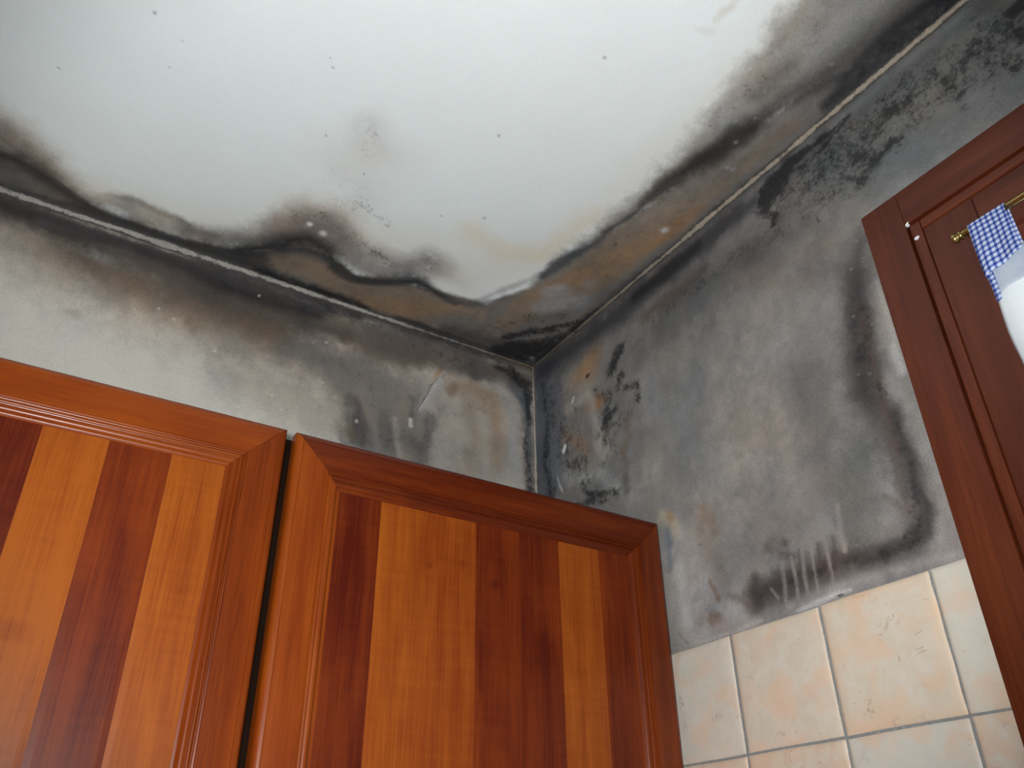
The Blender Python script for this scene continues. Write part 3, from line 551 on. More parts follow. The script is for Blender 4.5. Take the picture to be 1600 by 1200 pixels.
OPS['L'] = [
    ('w', (163, 154, 144), 0.85, 91.5, 31.4, 0.35, 0, [(-1271,-86,44.2),(-1031,-93,48.1),(-995,-96,47.4),(-897,-124,54.4),(-797,-142,56.4),(-693,-149,58.4),(-582,-156,66.9),(-489,-158,82.7),(-390,-167,100.0),(-271,-186,117.1),(-116,-198,136.2)]),
    ('w', (143, 135, 127), 0.6, 77.3, 30.9, 0.6, 0, [(-625,-229,24.9),(-549,-230,38.5),(-478,-247,52.2),(-406,-252,52.9)]),
    ('w', (121, 108, 95), 0.85, 76.2, 25.4, 0.4, 0, [(-1283,-54,22.6),(-1041,-58,24.7),(-1005,-61,24.3),(-945,-80,31.7),(-886,-93,37.4),(-803,-112,43.6),(-700,-111,45.3),(-587,-123,49.4),(-505,-129,47.7)]),
    ('w', (98, 84, 72), 0.85, 53.4, 18.7, 0.4, 0, [(-899,-79,12.5),(-858,-88,23.0),(-787,-92,28.8),(-703,-92,35.0),(-615,-92,41.8),(-543,-107,36.9)]),
    ('w', (111, 105, 100), 0.85, 85.6, 28.5, 0.4, 0, [(-505,-122,31.4),(-417,-147,58.3),(-360,-212,56.6),(-305,-264,70.9),(-225,-282,56.4)]),
    ('w', (99, 79, 63), 0.8, 44.9, 18.0, 0.5, 0, [(-424,-71,12.2),(-371,-82,24.3),(-304,-81,29.8),(-256,-67,17.5)]),
    ('w', (135, 111, 87), 0.75, 32.1, 14.5, 0.6, 0, [(-375,-38,9.4),(-334,-43,15.9),(-278,-49,16.2),(-235,-57,11.5)]),
    ('w', (113, 112, 112), 0.85, 38.8, 12.9, 0.4, 0, [(-404,-14,9.4),(-336,-16,17.6),(-265,-21,22.8),(-192,-24,26.3),(-132,-22,26.5)]),
    ('w', (73, 73, 75), 0.7, 23.0, 13.1, 0.7, 0, [(-294,-19,9.6),(-237,-19,13.1),(-178,-25,13.5)]),
    ('w', (111, 106, 101), 0.8, 81.4, 27.1, 0.4, 0, [(-416,-154,36.5),(-352,-155,53.1),(-298,-180,59.6),(-280,-243,47.8),(-342,-274,53.4)]),
    ('w', (152, 145, 137), 0.85, 48.0, 14.1, 0.3, 0, [(-218,-119,19.4),(-222,-200,30.9),(-199,-275,42.0),(-115,-281,37.6),(-56,-196,22.4),(-49,-265,18.3)]),
    ('w', (165, 163, 161), 0.8, 19.9, 6.2, 0.3, 0, [(-219,-105,6.3),(-242,-149,7.5),(-264,-186,4.9)]),
    ('w', (112, 114, 117), 0.9, 22.1, 9.5, 0.3, 0, [(-184,-55,13.2),(-147,-43,20.5),(-109,-46,20.2)]),
    ('w', (149, 118, 88), 0.62, 46.4, 15.5, 0.5, 0, [(-187,-109,14.2),(-154,-99,18.9),(-116,-110,24.5),(-93,-148,17.8),(-89,-205,13.4),(-92,-255,10.0)]),
    ('w', (142, 118, 92), 0.5, 48.7, 14.3, 0.6, 0, [(-153,-151,15.4),(-137,-218,14.4),(-150,-277,10.6)]),
    ('w', (109, 91, 76), 0.6, 15.3, 7.7, 0.3, 0, [(-199,-128,7.6),(-190,-110,7.7)]),
    ('w', (157, 127, 94), 0.8, 7.7, 5.2, 0.3, 0, [(-236,-103,3.8),(-225,-84,6.4),(-223,-74,4.0)]),
    ('w', (78, 78, 82), 0.85, 17.5, 8.8, 0.4, 0, [(-165,-57,7.0),(-144,-67,14.0)]),
    ('w', (83, 86, 90), 0.85, 27.2, 11.9, 0.5, 0, [(-93,-33,8.9),(-54,-44,22.5),(-31,-76,23.4),(-16,-125,14.9),(-13,-199,14.1),(-13,-298,13.6)]),
    ('w', (159, 157, 155), 0.8, 15.8, 11.1, 0.4, 0, [(-70,-104,7.0),(-52,-136,11.3),(-56,-196,9.3),(-45,-250,7.6),(-49,-306,8.7)]),
    ('m', 0, 0.7, 29.5, 14.7, 0.7, 0, [(-101,-31,6.7),(-54,-31,18.1),(-14,-55,19.8),(-15,-140,7.7),(-25,-188,9.3),(-18,-258,9.4),(-13,-312,12.3)]),
    ('w', (82, 77, 76), 0.8, 23.0, 15.4, 0.6, 1, [(-396,-203,11.7),(-382,-245,15.3),(-372,-281,15.2)]),
    ('w', (89, 85, 84), 0.75, 24.2, 16.1, 0.6, 1, [(-341,-213,9.7),(-326,-243,16.1),(-317,-280,15.7)]),
    ('w', (85, 83, 84), 0.75, 23.2, 15.4, 0.6, 1, [(-240,-191,10.8),(-241,-233,12.9),(-253,-269,12.3)]),
    ('w', (88, 85, 84), 0.7, 25.5, 17.0, 0.6, 1, [(-285,-258,11.5),(-268,-273,14.2),(-258,-297,11.1)]),
    ('w', (85, 83, 82), 0.7, 23.1, 15.4, 0.6, 1, [(-277,-167,5.3),(-279,-202,6.4),(-282,-217,5.0)]),
    ('w', (115, 107, 100), 0.6, 22.1, 14.7, 0.6, 1, [(-418,-256,6.2),(-408,-291,7.3)]),
    ('w', (108, 92, 77), 0.6, 18.0, 10.3, 0.3, 0, [(-400,-264,7.7),(-394,-275,6.4)]),
    ('w', (149, 144, 138), 0.42, 10.5, 7.0, 0.5, 1, [(-429,-252,3.5),(-428,-297,4.6)]),
    ('w', (152, 147, 141), 0.42, 11.5, 7.7, 0.5, 1, [(-351,-243,2.6),(-341,-286,3.8)]),
    ('w', (153, 148, 142), 0.42, 11.9, 7.9, 0.5, 1, [(-312,-219,4.0),(-305,-264,5.3),(-292,-306,5.3)]),
    ('w', (190, 188, 185), 0.85, 6.6, 4.0, 0.3, 0, [(-281,-211,4.0),(-280,-222,4.0)]),
    ('w', (71, 69, 69), 0.8, 2.8, 3.8, 0.3, 0, [(-200,-71,1.0),(-214,-88,1.1),(-229,-105,1.3),(-243,-124,1.3),(-248,-143,1.1),(-258,-165,1.0),(-268,-186,0.9)]),
    ('w', (195, 191, 187), 0.7, 2.5, 3.8, 0.3, 0, [(-196,-65,1.0),(-205,-78,1.3),(-219,-91,1.1),(-248,-153,0.9),(-263,-181,1.0)]),
    ('w', (82, 80, 80), 0.7, 2.6, 3.9, 0.3, 0, [(-201,-69,0.9),(-189,-51,0.9),(-174,-33,0.8)]),
    ('w', (76, 71, 67), 0.92, 13.2, 4.4, 0.2, 0, [(-1300,-5,9.4),(-1056,-5,10.2),(-927,-2,10.7),(-827,-1,11.1),(-720,-2,11.5),(-606,-3,11.9),(-483,-4,13.8),(-351,-3,14.3),(-208,-4,14.9),(0,0,15.7)]),
    ('w', (96, 88, 82), 0.9, 36.8, 11.3, 0.25, 0, [(-1290,-34,16.1),(-1047,-37,17.5),(-1012,-37,17.7),(-917,-43,19.5),(-817,-47,22.8),(-712,-49,27.8),(-598,-51,31.6),(-477,-54,32.7),(-347,-54,33.8),(-206,-50,31.6),(-54,-37,26.1),(3,-29,22.8)]),
    ('w', (74, 67, 62), 0.8, 48.2, 13.4, 0.3, 0, [(-1290,-34,11.5),(-1047,-37,12.5),(-1012,-37,15.1),(-954,-46,17.8),(-896,-50,18.3),(-817,-49,21.5),(-710,-59,30.4),(-619,-68,39.6),(-548,-74,37.3),(-475,-71,23.3),(-425,-67,11.8)]),
    ('w', (49, 46, 47), 0.92, 29.8, 9.5, 0.25, 0, [(-1293,-24,9.3),(-1050,-26,10.1),(-1015,-26,11.5),(-958,-31,14.2),(-900,-34,14.5),(-842,-27,10.8),(-780,-30,12.4),(-714,-33,16.9),(-657,-41,20.0),(-599,-46,18.8),(-539,-48,14.6),(-478,-45,8.9)]),
    ('w', (113, 109, 106), 0.6, 14.5, 8.7, 0.5, 0, [(-717,-17,7.1),(-649,-25,10.1),(-590,-28,8.8)]),
    ('w', (84, 82, 82), 0.5, 18.4, 7.9, 0.6, 0, [(-956,-37,5.2),(-911,-31,7.9),(-859,-22,8.0)]),
    ('m', 0, 0.42, 31.7, 14.3, 0.9, 0, [(-540,-46,5.8),(-453,-38,8.9),(-349,-24,9.2),(-237,-11,12.8),(-148,-8,13.5),(-70,-17,14.0)]),
    ('m', 0, 0.3, 71.1, 22.7, 0.7, 0, [(-444,-128,23.4),(-365,-159,29.2),(-332,-244,26.8)]),
    ('m', 0, 0.22, 77.4, 20.6, 0.7, 0, [(-1252,-56,16.0),(-1005,-61,17.5),(-893,-63,23.3),(-752,-63,24.4),(-617,-79,25.3)]),
    ('w', (58, 55, 55), 0.85, 16.4, 6.8, 0.35, 0, [(-1282,-14,8.2),(-1036,-14,9.0),(-1017,-16,8.9),(-922,-23,10.6),(-823,-24,12.3),(-716,-25,15.5),(-602,-25,17.5),(-481,-23,16.6),(-403,-18,10.8)]),
    ('w', (200, 198, 193), 0.55, 2.7, 3.1, 0.3, 0, [(-865,-169,2.5)]),
    ('w', (200, 198, 193), 0.55, 2.7, 3.1, 0.3, 0, [(-856,-165,1.9)]),
    ('w', (201, 199, 195), 0.55, 2.6, 3.0, 0.3, 0, [(-906,-189,2.4)]),
    ('w', (200, 198, 194), 0.55, 2.6, 3.0, 0.3, 0, [(-893,-184,1.8)]),
    ('w', (198, 196, 192), 0.55, 2.7, 3.1, 0.3, 0, [(-831,-183,2.5)]),
    ('w', (201, 199, 195), 0.55, 2.9, 3.4, 0.3, 0, [(-723,-145,2.7)]),
    ('w', (202, 200, 195), 0.55, 2.9, 3.4, 0.3, 0, [(-750,-133,2.0)]),
    ('w', (200, 198, 194), 0.55, 2.8, 3.3, 0.3, 0, [(-785,-150,2.0)]),
    ('w', (199, 197, 193), 0.55, 3.0, 3.4, 0.3, 0, [(-649,-183,1.7)]),
    ('w', (201, 199, 195), 0.55, 3.1, 3.6, 0.3, 0, [(-540,-196,2.2)]),
    ('w', (202, 200, 196), 0.55, 3.2, 3.7, 0.3, 0, [(-521,-183,1.8)]),
    ('w', (207, 205, 201), 0.55, 3.3, 3.8, 0.3, 0, [(-529,-105,1.9)]),
    ('w', (208, 206, 202), 0.55, 3.4, 3.9, 0.3, 0, [(-485,-108,1.5)]),
    ('w', (210, 207, 203), 0.55, 3.4, 3.9, 0.3, 0, [(-459,-98,1.6)]),
    ('w', (204, 202, 198), 0.55, 3.3, 3.8, 0.3, 0, [(-457,-185,3.0)]),
    ('w', (195, 193, 189), 0.55, 2.9, 3.4, 0.3, 0, [(-594,-276,1.7)]),
    ('w', (197, 195, 191), 0.55, 3.0, 3.5, 0.3, 0, [(-522,-260,2.1)]),
    ('w', (198, 196, 192), 0.55, 3.1, 3.5, 0.3, 0, [(-542,-237,1.8)]),
    ('w', (203, 201, 197), 0.55, 3.3, 3.8, 0.3, 0, [(-386,-244,2.3)]),
    ('w', (210, 208, 204), 0.55, 3.3, 3.8, 0.3, 0, [(-594,-44,2.3)]),
    ('w', (152, 145, 136), 0.5, 21.3, 9.5, 0.3, 0, [(-874,-188,5.9),(-865,-188,5.9)]),
    ('w', (108, 94, 78), 0.6, 27.2, 12.4, 0.5, 0, [(-701,-143,9.9),(-693,-149,7.4)]),
    ('w', (123, 119, 115), 0.5, 1.5, 2.0, 0.3, 0, [(-734,-151,0.5),(-741,-169,0.5),(-742,-187,0.5),(-742,-199,0.5)]),
    ('m', 0, 0.34, 71.6, 22.9, 0.9, 0, [(-279,-42,25.4),(-147,-43,34.4),(-55,-91,23.9),(-331,-257,28.4),(-254,-250,26.9)]),
]
OPS['R'] = [
    ('w', (98, 100, 100), 0.88, 98.1, 28.4, 0.3, 0, [(-723,-25,53.3),(-812,-92,80.6),(-904,-93,98.7),(-999,-83,100.1),(-1052,-121,79.9)]),
    ('w', (113, 109, 107), 0.8, 105.1, 30.4, 0.4, 0, [(-480,-107,60.1),(-583,-113,78.4),(-692,-155,60.5),(-754,-225,34.3)]),
    ('w', (134, 129, 125), 0.8, 119.3, 35.8, 0.4, 0, [(-608,-299,65.1),(-538,-328,80.9),(-552,-441,98.6),(-466,-486,85.5),(-554,-538,60.1)]),
    ('w', (123, 123, 123), 0.6, 94.9, 27.1, 0.5, 0, [(-449,-280,48.2),(-410,-332,41.0),(-462,-443,43.6)]),
    ('w', (125, 116, 108), 0.5, 82.6, 24.8, 0.5, 1, [(-565,-385,38.1),(-615,-469,51.7),(-560,-559,55.6)]),
    ('w', (95, 94, 90), 0.7, 45.3, 14.5, 0.4, 0, [(-703,-526,28.0),(-680,-576,27.4),(-678,-617,20.9)]),
    ('w', (109, 110, 104), 0.5, 58.8, 23.5, 0.5, 0, [(-912,-101,30.8),(-986,-42,26.6),(-1032,-34,26.5),(-1151,-32,24.2)]),
    ('w', (128, 122, 114), 0.45, 41.0, 20.5, 0.5, 0, [(-817,-32,13.4),(-883,-97,26.3),(-946,-111,26.6)]),
    ('w', (156, 152, 149), 0.75, 54.0, 17.3, 0.4, 0, [(-375,-535,38.6),(-390,-607,50.1),(-395,-655,30.0),(-471,-647,21.6)]),
    ('w', (120, 110, 100), 0.5, 48.8, 19.5, 0.7, 1, [(-438,-496,22.6),(-442,-547,24.4),(-447,-586,18.9)]),
    ('w', (87, 85, 83), 0.75, 84.8, 25.4, 0.5, 0, [(-412,-131,40.2),(-478,-119,39.9),(-566,-127,36.1),(-659,-136,30.7),(-717,-150,19.1)]),
    ('w', (136, 130, 124), 0.8, 61.9, 21.7, 0.4, 0, [(-148,-121,60.6),(-151,-208,70.2),(-134,-282,40.1),(-245,-329,29.3),(-303,-413,33.4)]),
    ('w', (91, 94, 100), 0.9, 40.1, 17.8, 0.4, 0, [(-21,-30,21.9),(-36,-123,35.9),(-31,-209,36.4),(-30,-307,43.8)]),
    ('w', (112, 113, 118), 0.7, 56.7, 21.8, 0.6, 0, [(-72,-96,21.4),(-79,-174,26.4),(-67,-281,26.4)]),
    ('w', (153, 121, 89), 0.85, 51.1, 19.2, 0.5, 0, [(-205,-81,23.5),(-188,-105,26.3),(-150,-107,12.9)]),
    ('w', (151, 114, 81), 0.8, 25.8, 12.9, 0.5, 0, [(-188,-182,7.3),(-213,-197,19.4),(-179,-191,8.8)]),
    ('w', (147, 119, 96), 0.7, 28.2, 11.5, 0.6, 0, [(-148,-248,13.6),(-166,-272,10.8),(-108,-216,10.3)]),
    ('w', (164, 157, 150), 0.7, 21.7, 14.0, 0.6, 0, [(-204,-274,11.4),(-220,-304,15.0),(-186,-163,9.5),(-119,-164,12.3)]),
    ('w', (163, 161, 158), 0.7, 20.2, 11.3, 0.6, 0, [(-102,-295,13.5),(-115,-316,10.9),(-207,-338,11.3),(-247,-385,10.8)]),
    ('w', (154, 150, 143), 0.45, 38.6, 14.9, 0.5, 0, [(-307,-380,19.9),(-340,-382,23.3),(-287,-407,18.6)]),
    ('w', (118, 98, 85), 0.7, 24.8, 12.4, 0.6, 1, [(-285,-266,8.6),(-284,-303,12.4),(-273,-329,9.2)]),
    ('w', (103, 97, 92), 0.7, 19.8, 9.9, 0.5, 1, [(-272,-341,6.8),(-270,-370,6.6),(-271,-395,4.8)]),
    ('w', (132, 132, 134), 0.6, 45.1, 21.0, 0.5, 0, [(-348,-214,21.3),(-355,-281,23.7)]),
    ('w', (103, 101, 101), 0.6, 45.1, 24.3, 0.6, 0, [(-337,-168,21.9),(-392,-146,24.4),(-443,-137,22.9)]),
    ('w', (84, 75, 70), 0.8, 32.1, 16.0, 0.6, 0, [(-366,-91,13.3),(-410,-91,16.0),(-459,-93,17.4),(-515,-90,12.6)]),
    ('w', (141, 137, 133), 0.6, 24.5, 12.2, 0.5, 0, [(-352,-65,8.8),(-388,-62,10.4)]),
    ('m', 0, 0.8, 38.5, 17.1, 0.5, 0, [(-285,-122,17.0),(-264,-140,19.3),(-257,-151,10.7)]),
    ('m', 0, 0.66, 26.6, 13.3, 0.7, 0, [(-282,-178,14.2),(-270,-199,9.2),(-322,-213,7.8),(-323,-242,9.6)]),
    ('m', 0, 0.72, 28.4, 15.8, 0.7, 0, [(-256,-232,13.2),(-236,-242,19.0),(-216,-253,9.3),(-257,-259,9.5)]),
    ('m', 0, 0.58, 35.1, 15.9, 0.8, 0, [(-197,-161,9.7),(-242,-198,16.4),(-223,-282,15.5)]),
    ('m', 0, 0.66, 23.4, 14.3, 0.8, 0, [(-150,-334,13.0),(-157,-356,9.8),(-193,-376,11.4),(-246,-391,11.2),(-127,-370,11.5)]),
    ('m', 0, 0.6, 43.0, 21.5, 0.8, 0, [(-34,-61,12.8),(-49,-144,13.5),(-36,-240,17.7),(-47,-313,20.1)]),
    ('m', 0, 0.75, 10.4, 5.2, 0.3, 0, [(-186,-122,6.9),(-194,-122,3.4)]),
    ('m', 0, 0.34, 70.7, 24.8, 0.8, 0, [(-123,-166,46.2),(-137,-256,42.3),(-168,-348,35.8),(-291,-249,37.9)]),
    ('w', (237, 237, 237), 0.95, 4.6, 2.3, 0.3, 0, [(-102,-238,4.6),(-98,-245,5.1)]),
    ('w', (232, 229, 225), 0.8, 4.6, 4.6, 0.3, 0, [(-137,-147,3.5),(-135,-155,3.5)]),
    ('w', (207, 205, 203), 0.6, 4.3, 5.2, 0.3, 0, [(-73,-290,1.8),(-78,-308,2.1),(-87,-326,1.6)]),
    ('w', (171, 159, 138), 0.7, 19.9, 9.9, 0.5, 0, [(-349,-469,8.3),(-369,-487,10.9),(-377,-505,9.5)]),
    ('w', (151, 120, 82), 0.7, 12.6, 7.6, 0.3, 0, [(-365,-472,6.3),(-369,-484,5.0)]),
    ('w', (118, 99, 81), 0.5, 19.4, 9.7, 0.6, 0, [(-435,-490,8.7),(-457,-533,8.5)]),
    ('w', (99, 105, 113), 0.7, 14.2, 8.5, 0.5, 0, [(-357,-498,5.7),(-356,-529,7.1),(-353,-558,7.1)]),
    ('w', (163, 162, 160), 0.6, 15.8, 7.9, 0.4, 1, [(-375,-555,6.8),(-375,-603,7.9),(-377,-641,10.3)]),
    ('w', (108, 83, 58), 0.8, 12.7, 5.5, 0.3, 0, [(-425,-650,6.4),(-434,-649,4.5)]),
    ('w', (144, 123, 113), 0.5, 20.7, 7.8, 0.3, 0, [(-409,-647,10.5),(-444,-662,8.5)]),
    ('w', (108, 85, 64), 0.7, 8.7, 5.4, 0.5, 0, [(-429,-598,3.3),(-436,-611,3.3),(-442,-627,4.4)]),
    ('w', (104, 98, 96), 0.7, 3.1, 4.2, 0.3, 0, [(-355,-654,1.2),(-364,-663,1.3),(-371,-672,1.6)]),
    ('w', (92, 60, 60), 0.7, 3.3, 2.2, 0.3, 0, [(-421,-541,2.2)]),
    ('w', (81, 81, 83), 0.6, 3.2, 2.1, 0.3, 0, [(-455,-585,1.6)]),
    ('w', (89, 86, 85), 0.9, 14.2, 4.7, 0.2, 0, [(0,0,16.0),(-158,-11,15.7),(-361,0,14.5),(-562,-5,13.1),(-742,2,11.9),(-884,-6,10.8),(-1024,-6,9.9),(-1145,-7,9.1)]),
    ('w', (91, 89, 91), 0.85, 39.0, 12.0, 0.3, 0, [(-21,-41,18.9),(-154,-52,24.1),(-354,-52,26.3),(-555,-39,23.9),(-667,-44,22.5),(-794,-33,21.4),(-885,-23,16.2),(-956,-20,15.4),(-1020,-20,14.7),(-1141,-20,13.5)]),
    ('w', (115, 117, 117), 0.7, 18.0, 7.7, 0.3, 0, [(-796,-25,7.2),(-886,-17,9.5),(-956,-18,10.3),(-1021,-17,9.8),(-1142,-16,9.0)]),
    ('w', (64, 64, 68), 0.9, 27.5, 10.3, 0.25, 0, [(-29,-26,15.4),(-111,-32,16.9),(-199,-37,18.2),(-280,-41,18.0),(-356,-38,21.2),(-444,-37,23.4),(-524,-39,22.4),(-584,-39,13.8),(-640,-42,8.8)]),
    ('w', (43, 43, 45), 0.9, 23.4, 10.0, 0.25, 0, [(-338,-34,8.6),(-392,-36,15.2),(-460,-37,16.5),(-509,-37,11.4)]),
    ('w', (71, 67, 66), 0.85, 29.8, 13.2, 0.5, 0, [(-532,-40,11.8),(-571,-35,16.5),(-601,-31,11.4)]),
    ('m', 0, 0.9, 31.2, 15.6, 0.4, 0, [(-703,-31,17.5),(-681,-42,22.5),(-662,-56,22.1),(-655,-68,14.7)]),
    ('m', 0, 0.66, 15.4, 9.9, 0.7, 0, [(-634,-58,4.9),(-652,-79,9.0),(-671,-94,7.8),(-661,-109,7.2)]),
    ('m', 0, 0.82, 23.3, 11.7, 0.5, 0, [(-656,-32,7.9),(-704,-24,12.0),(-754,-28,11.2),(-795,-30,9.8),(-824,-28,7.0)]),
    ('m', 0, 0.72, 19.8, 12.7, 0.7, 0, [(-730,-47,7.9),(-744,-50,10.1),(-780,-43,8.8),(-817,-32,8.6)]),
    ('m', 0, 0.5, 96.2, 24.1, 0.6, 0, [(-713,-69,63.1),(-800,-94,76.1),(-886,-88,62.5),(-961,-91,57.8),(-1026,-102,64.8)]),
    ('m', 0, 0.36, 71.5, 22.9, 0.7, 0, [(-697,-82,33.2),(-751,-63,40.9),(-811,-53,36.3),(-868,-43,27.1)]),
    ('m', 0, 0.52, 37.0, 17.3, 0.9, 0, [(-750,-114,20.9),(-795,-115,26.1),(-829,-108,22.2),(-862,-120,17.5)]),
    ('m', 0, 0.72, 24.3, 13.3, 0.8, 0, [(-793,-120,7.6),(-812,-149,10.4),(-839,-129,12.8),(-867,-121,14.6),(-884,-129,6.2)]),
    ('m', 0, 0.62, 18.3, 7.8, 0.8, 0, [(-737,-107,6.6),(-745,-107,7.8)]),
    ('m', 0, 0.55, 13.4, 6.7, 0.3, 0, [(-717,-137,5.6)]),
    ('m', 0, 0.5, 12.4, 5.3, 0.3, 0, [(-738,-160,5.2),(-726,-125,3.6)]),
    ('m', 0, 0.55, 25.5, 12.8, 0.9, 0, [(-863,-44,9.9),(-887,-50,10.3),(-908,-46,7.9)]),
    ('m', 0, 0.48, 34.3, 13.2, 0.9, 0, [(-898,-48,10.6),(-931,-38,13.1)]),
    ('m', 0, 0.5, 33.3, 15.5, 0.8, 0, [(-966,-132,15.9),(-995,-122,15.7),(-1024,-111,15.6),(-1047,-114,14.9)]),
    ('m', 0, 0.66, 21.8, 10.9, 0.9, 0, [(-1019,-124,5.3),(-1032,-156,10.2),(-1049,-129,9.8),(-1053,-72,15.4),(-1166,-68,14.7)]),
    ('m', 0, 0.34, 43.1, 13.8, 0.9, 0, [(-944,-145,15.7),(-989,-167,21.1),(-1027,-150,19.4),(-1038,-67,14.1),(-1014,-37,14.8)]),
    ('w', (91, 86, 82), 0.6, 18.1, 8.4, 0.6, 0, [(-1026,-26,8.2),(-1053,-60,9.3),(-1058,-104,8.6)]),
    ('m', 0, 0.28, 68.9, 16.1, 0.8, 0, [(-799,-179,16.4),(-858,-182,18.4),(-926,-175,20.1)]),
    ('w', (128, 128, 126), 0.5, 15.2, 6.5, 0.6, 0, [(-835,-197,4.5),(-901,-199,5.4),(-961,-202,4.1)]),
    ('w', (82, 78, 76), 0.55, 52.2, 21.5, 0.8, 0, [(-623,-122,18.5),(-605,-141,18.4),(-652,-111,15.4)]),
    ('w', (83, 79, 78), 0.5, 41.4, 14.5, 0.8, 0, [(-689,-214,11.2),(-727,-246,17.5),(-717,-198,9.2)]),
    ('w', (107, 104, 103), 0.6, 23.5, 10.7, 0.7, 0, [(-556,-257,6.5),(-562,-278,6.4)]),
    ('w', (117, 103, 93), 0.4, 26.6, 14.5, 0.7, 0, [(-737,-207,8.7),(-574,-158,12.7),(-694,-240,7.6)]),
    ('w', (73, 69, 68), 0.88, 39.1, 11.9, 0.4, 0, [(-789,-234,12.8),(-766,-279,22.1),(-755,-345,24.5),(-743,-398,24.1),(-736,-442,22.6),(-743,-482,19.2),(-758,-524,18.6),(-766,-569,16.9),(-765,-616,17.1),(-743,-646,19.6),(-697,-646,19.3),(-635,-635,20.5),(-573,-641,21.6),(-520,-639,20.4)]),
    ('w', (61, 57, 56), 0.8, 29.8, 8.8, 0.4, 0, [(-769,-281,9.7),(-758,-326,16.9),(-753,-374,20.1),(-746,-414,22.1),(-738,-443,18.5),(-752,-468,13.9),(-763,-492,9.1)]),
    ('w', (49, 47, 47), 0.8, 16.9, 7.7, 0.5, 0, [(-769,-486,5.0),(-764,-518,6.4),(-772,-551,7.7),(-767,-581,6.1),(-774,-611,6.8),(-766,-639,9.1),(-740,-643,8.8),(-710,-644,7.5)]),
    ('w', (58, 52, 50), 0.8, 16.7, 7.6, 0.5, 0, [(-674,-647,6.1),(-706,-645,7.3),(-636,-631,4.7)]),
    ('w', (95, 93, 89), 0.7, 29.2, 10.3, 0.4, 0, [(-710,-502,18.1),(-704,-539,19.9),(-688,-579,18.3),(-715,-581,11.1)]),
    ('w', (91, 85, 82), 0.5, 48.2, 23.1, 0.9, 0, [(-647,-385,29.3),(-658,-469,28.7),(-651,-539,28.7)]),
    ('w', (142, 135, 130), 0.4, 65.1, 26.1, 0.9, 0, [(-591,-377,38.0),(-529,-431,33.8),(-603,-520,25.9)]),
    ('w', (80, 64, 58), 0.45, 11.4, 6.5, 0.6, 0, [(-728,-582,4.5),(-750,-610,6.3),(-762,-329,5.4)]),
    ('w', (74, 65, 63), 0.7, 27.9, 9.8, 0.5, 0, [(-513,-641,17.1),(-552,-642,18.4),(-604,-640,19.4),(-643,-641,14.1)]),
    ('w', (57, 54, 54), 0.8, 21.9, 8.7, 0.4, 0, [(-513,-619,6.8),(-507,-635,11.1),(-511,-653,8.3)]),
    ('w', (67, 58, 55), 0.75, 16.6, 7.5, 0.5, 0, [(-536,-639,6.8),(-574,-637,9.9),(-610,-639,8.1),(-635,-635,6.6)]),
    ('w', (79, 68, 64), 0.6, 12.6, 7.2, 0.6, 0, [(-463,-628,3.5),(-485,-640,5.4),(-498,-658,5.6)]),
    ('w', (85, 74, 71), 0.6, 13.9, 7.8, 0.7, 1, [(-570,-589,3.4),(-543,-585,5.7),(-581,-610,4.9)]),
    ('m', 0, 0.32, 25.1, 10.0, 0.8, 0, [(-758,-326,11.3),(-746,-399,14.2),(-752,-450,13.3),(-765,-616,10.8),(-722,-647,10.4),(-519,-643,10.2)]),
    ('w', (147, 143, 140), 0.75, 13.3, 5.8, 0.4, 0, [(-793,-308,2.6),(-793,-359,5.0),(-793,-398,5.7)]),
    ('w', (170, 167, 164), 0.85, 14.4, 5.6, 0.3, 0, [(-789,-405,4.0),(-790,-425,5.6),(-791,-443,4.0)]),
    ('w', (123, 120, 117), 0.7, 9.1, 4.5, 0.5, 0, [(-790,-461,4.0),(-791,-530,2.3),(-792,-580,3.0),(-792,-625,4.3)]),
    ('w', (117, 110, 107), 0.75, 17.1, 7.1, 0.5, 0, [(-789,-639,8.6),(-789,-661,8.5),(-755,-672,5.8),(-772,-670,6.9)]),
    ('w', (140, 133, 131), 0.7, 13.3, 5.9, 0.5, 0, [(-556,-669,4.1),(-608,-667,6.3),(-655,-666,6.0),(-707,-669,5.8),(-756,-671,5.6),(-793,-673,5.4)]),
    ('w', (177, 173, 172), 0.85, 7.0, 3.1, 0.3, 0, [(-570,-677,1.2),(-601,-675,3.2),(-630,-672,3.5),(-653,-673,1.5)]),
    ('w', (162, 156, 152), 0.7, 6.9, 3.4, 0.4, 0, [(-391,-676,2.7),(-453,-677,2.6),(-512,-674,2.5)]),
    ('w', (136, 129, 124), 0.75, 4.7, 2.6, 0.5, 0, [(-561,-612,2.1),(-559,-641,2.6),(-556,-661,2.1)]),
    ('w', (135, 128, 123), 0.75, 4.5, 2.5, 0.5, 0, [(-577,-609,2.0),(-578,-634,2.5),(-576,-662,2.0)]),
    ('w', (133, 126, 122), 0.75, 4.4, 2.5, 0.5, 0, [(-596,-606,2.0),(-592,-638,2.9),(-592,-659,2.4)]),
    ('w', (132, 125, 121), 0.75, 4.3, 2.4, 0.5, 0, [(-611,-598,2.0),(-608,-635,2.4),(-608,-667,1.9)]),
    ('w', (131, 124, 120), 0.75, 4.2, 2.3, 0.5, 0, [(-631,-588,1.9),(-632,-618,2.8),(-632,-646,1.8),(-631,-666,1.4)]),
    ('w', (131, 125, 120), 0.75, 4.2, 2.3, 0.5, 0, [(-647,-581,1.9),(-645,-597,1.9)]),
    ('w', (130, 123, 119), 0.75, 4.1, 2.3, 0.5, 0, [(-661,-569,2.8),(-657,-601,3.6),(-657,-626,3.5),(-658,-614,4.5)]),
    ('w', (137, 130, 125), 0.75, 4.2, 2.3, 0.5, 0, [(-536,-639,1.4),(-545,-654,1.7)]),
    ('w', (73, 66, 63), 0.6, 6.0, 3.0, 0.5, 0, [(-591,-604,2.0),(-585,-636,3.0)]),
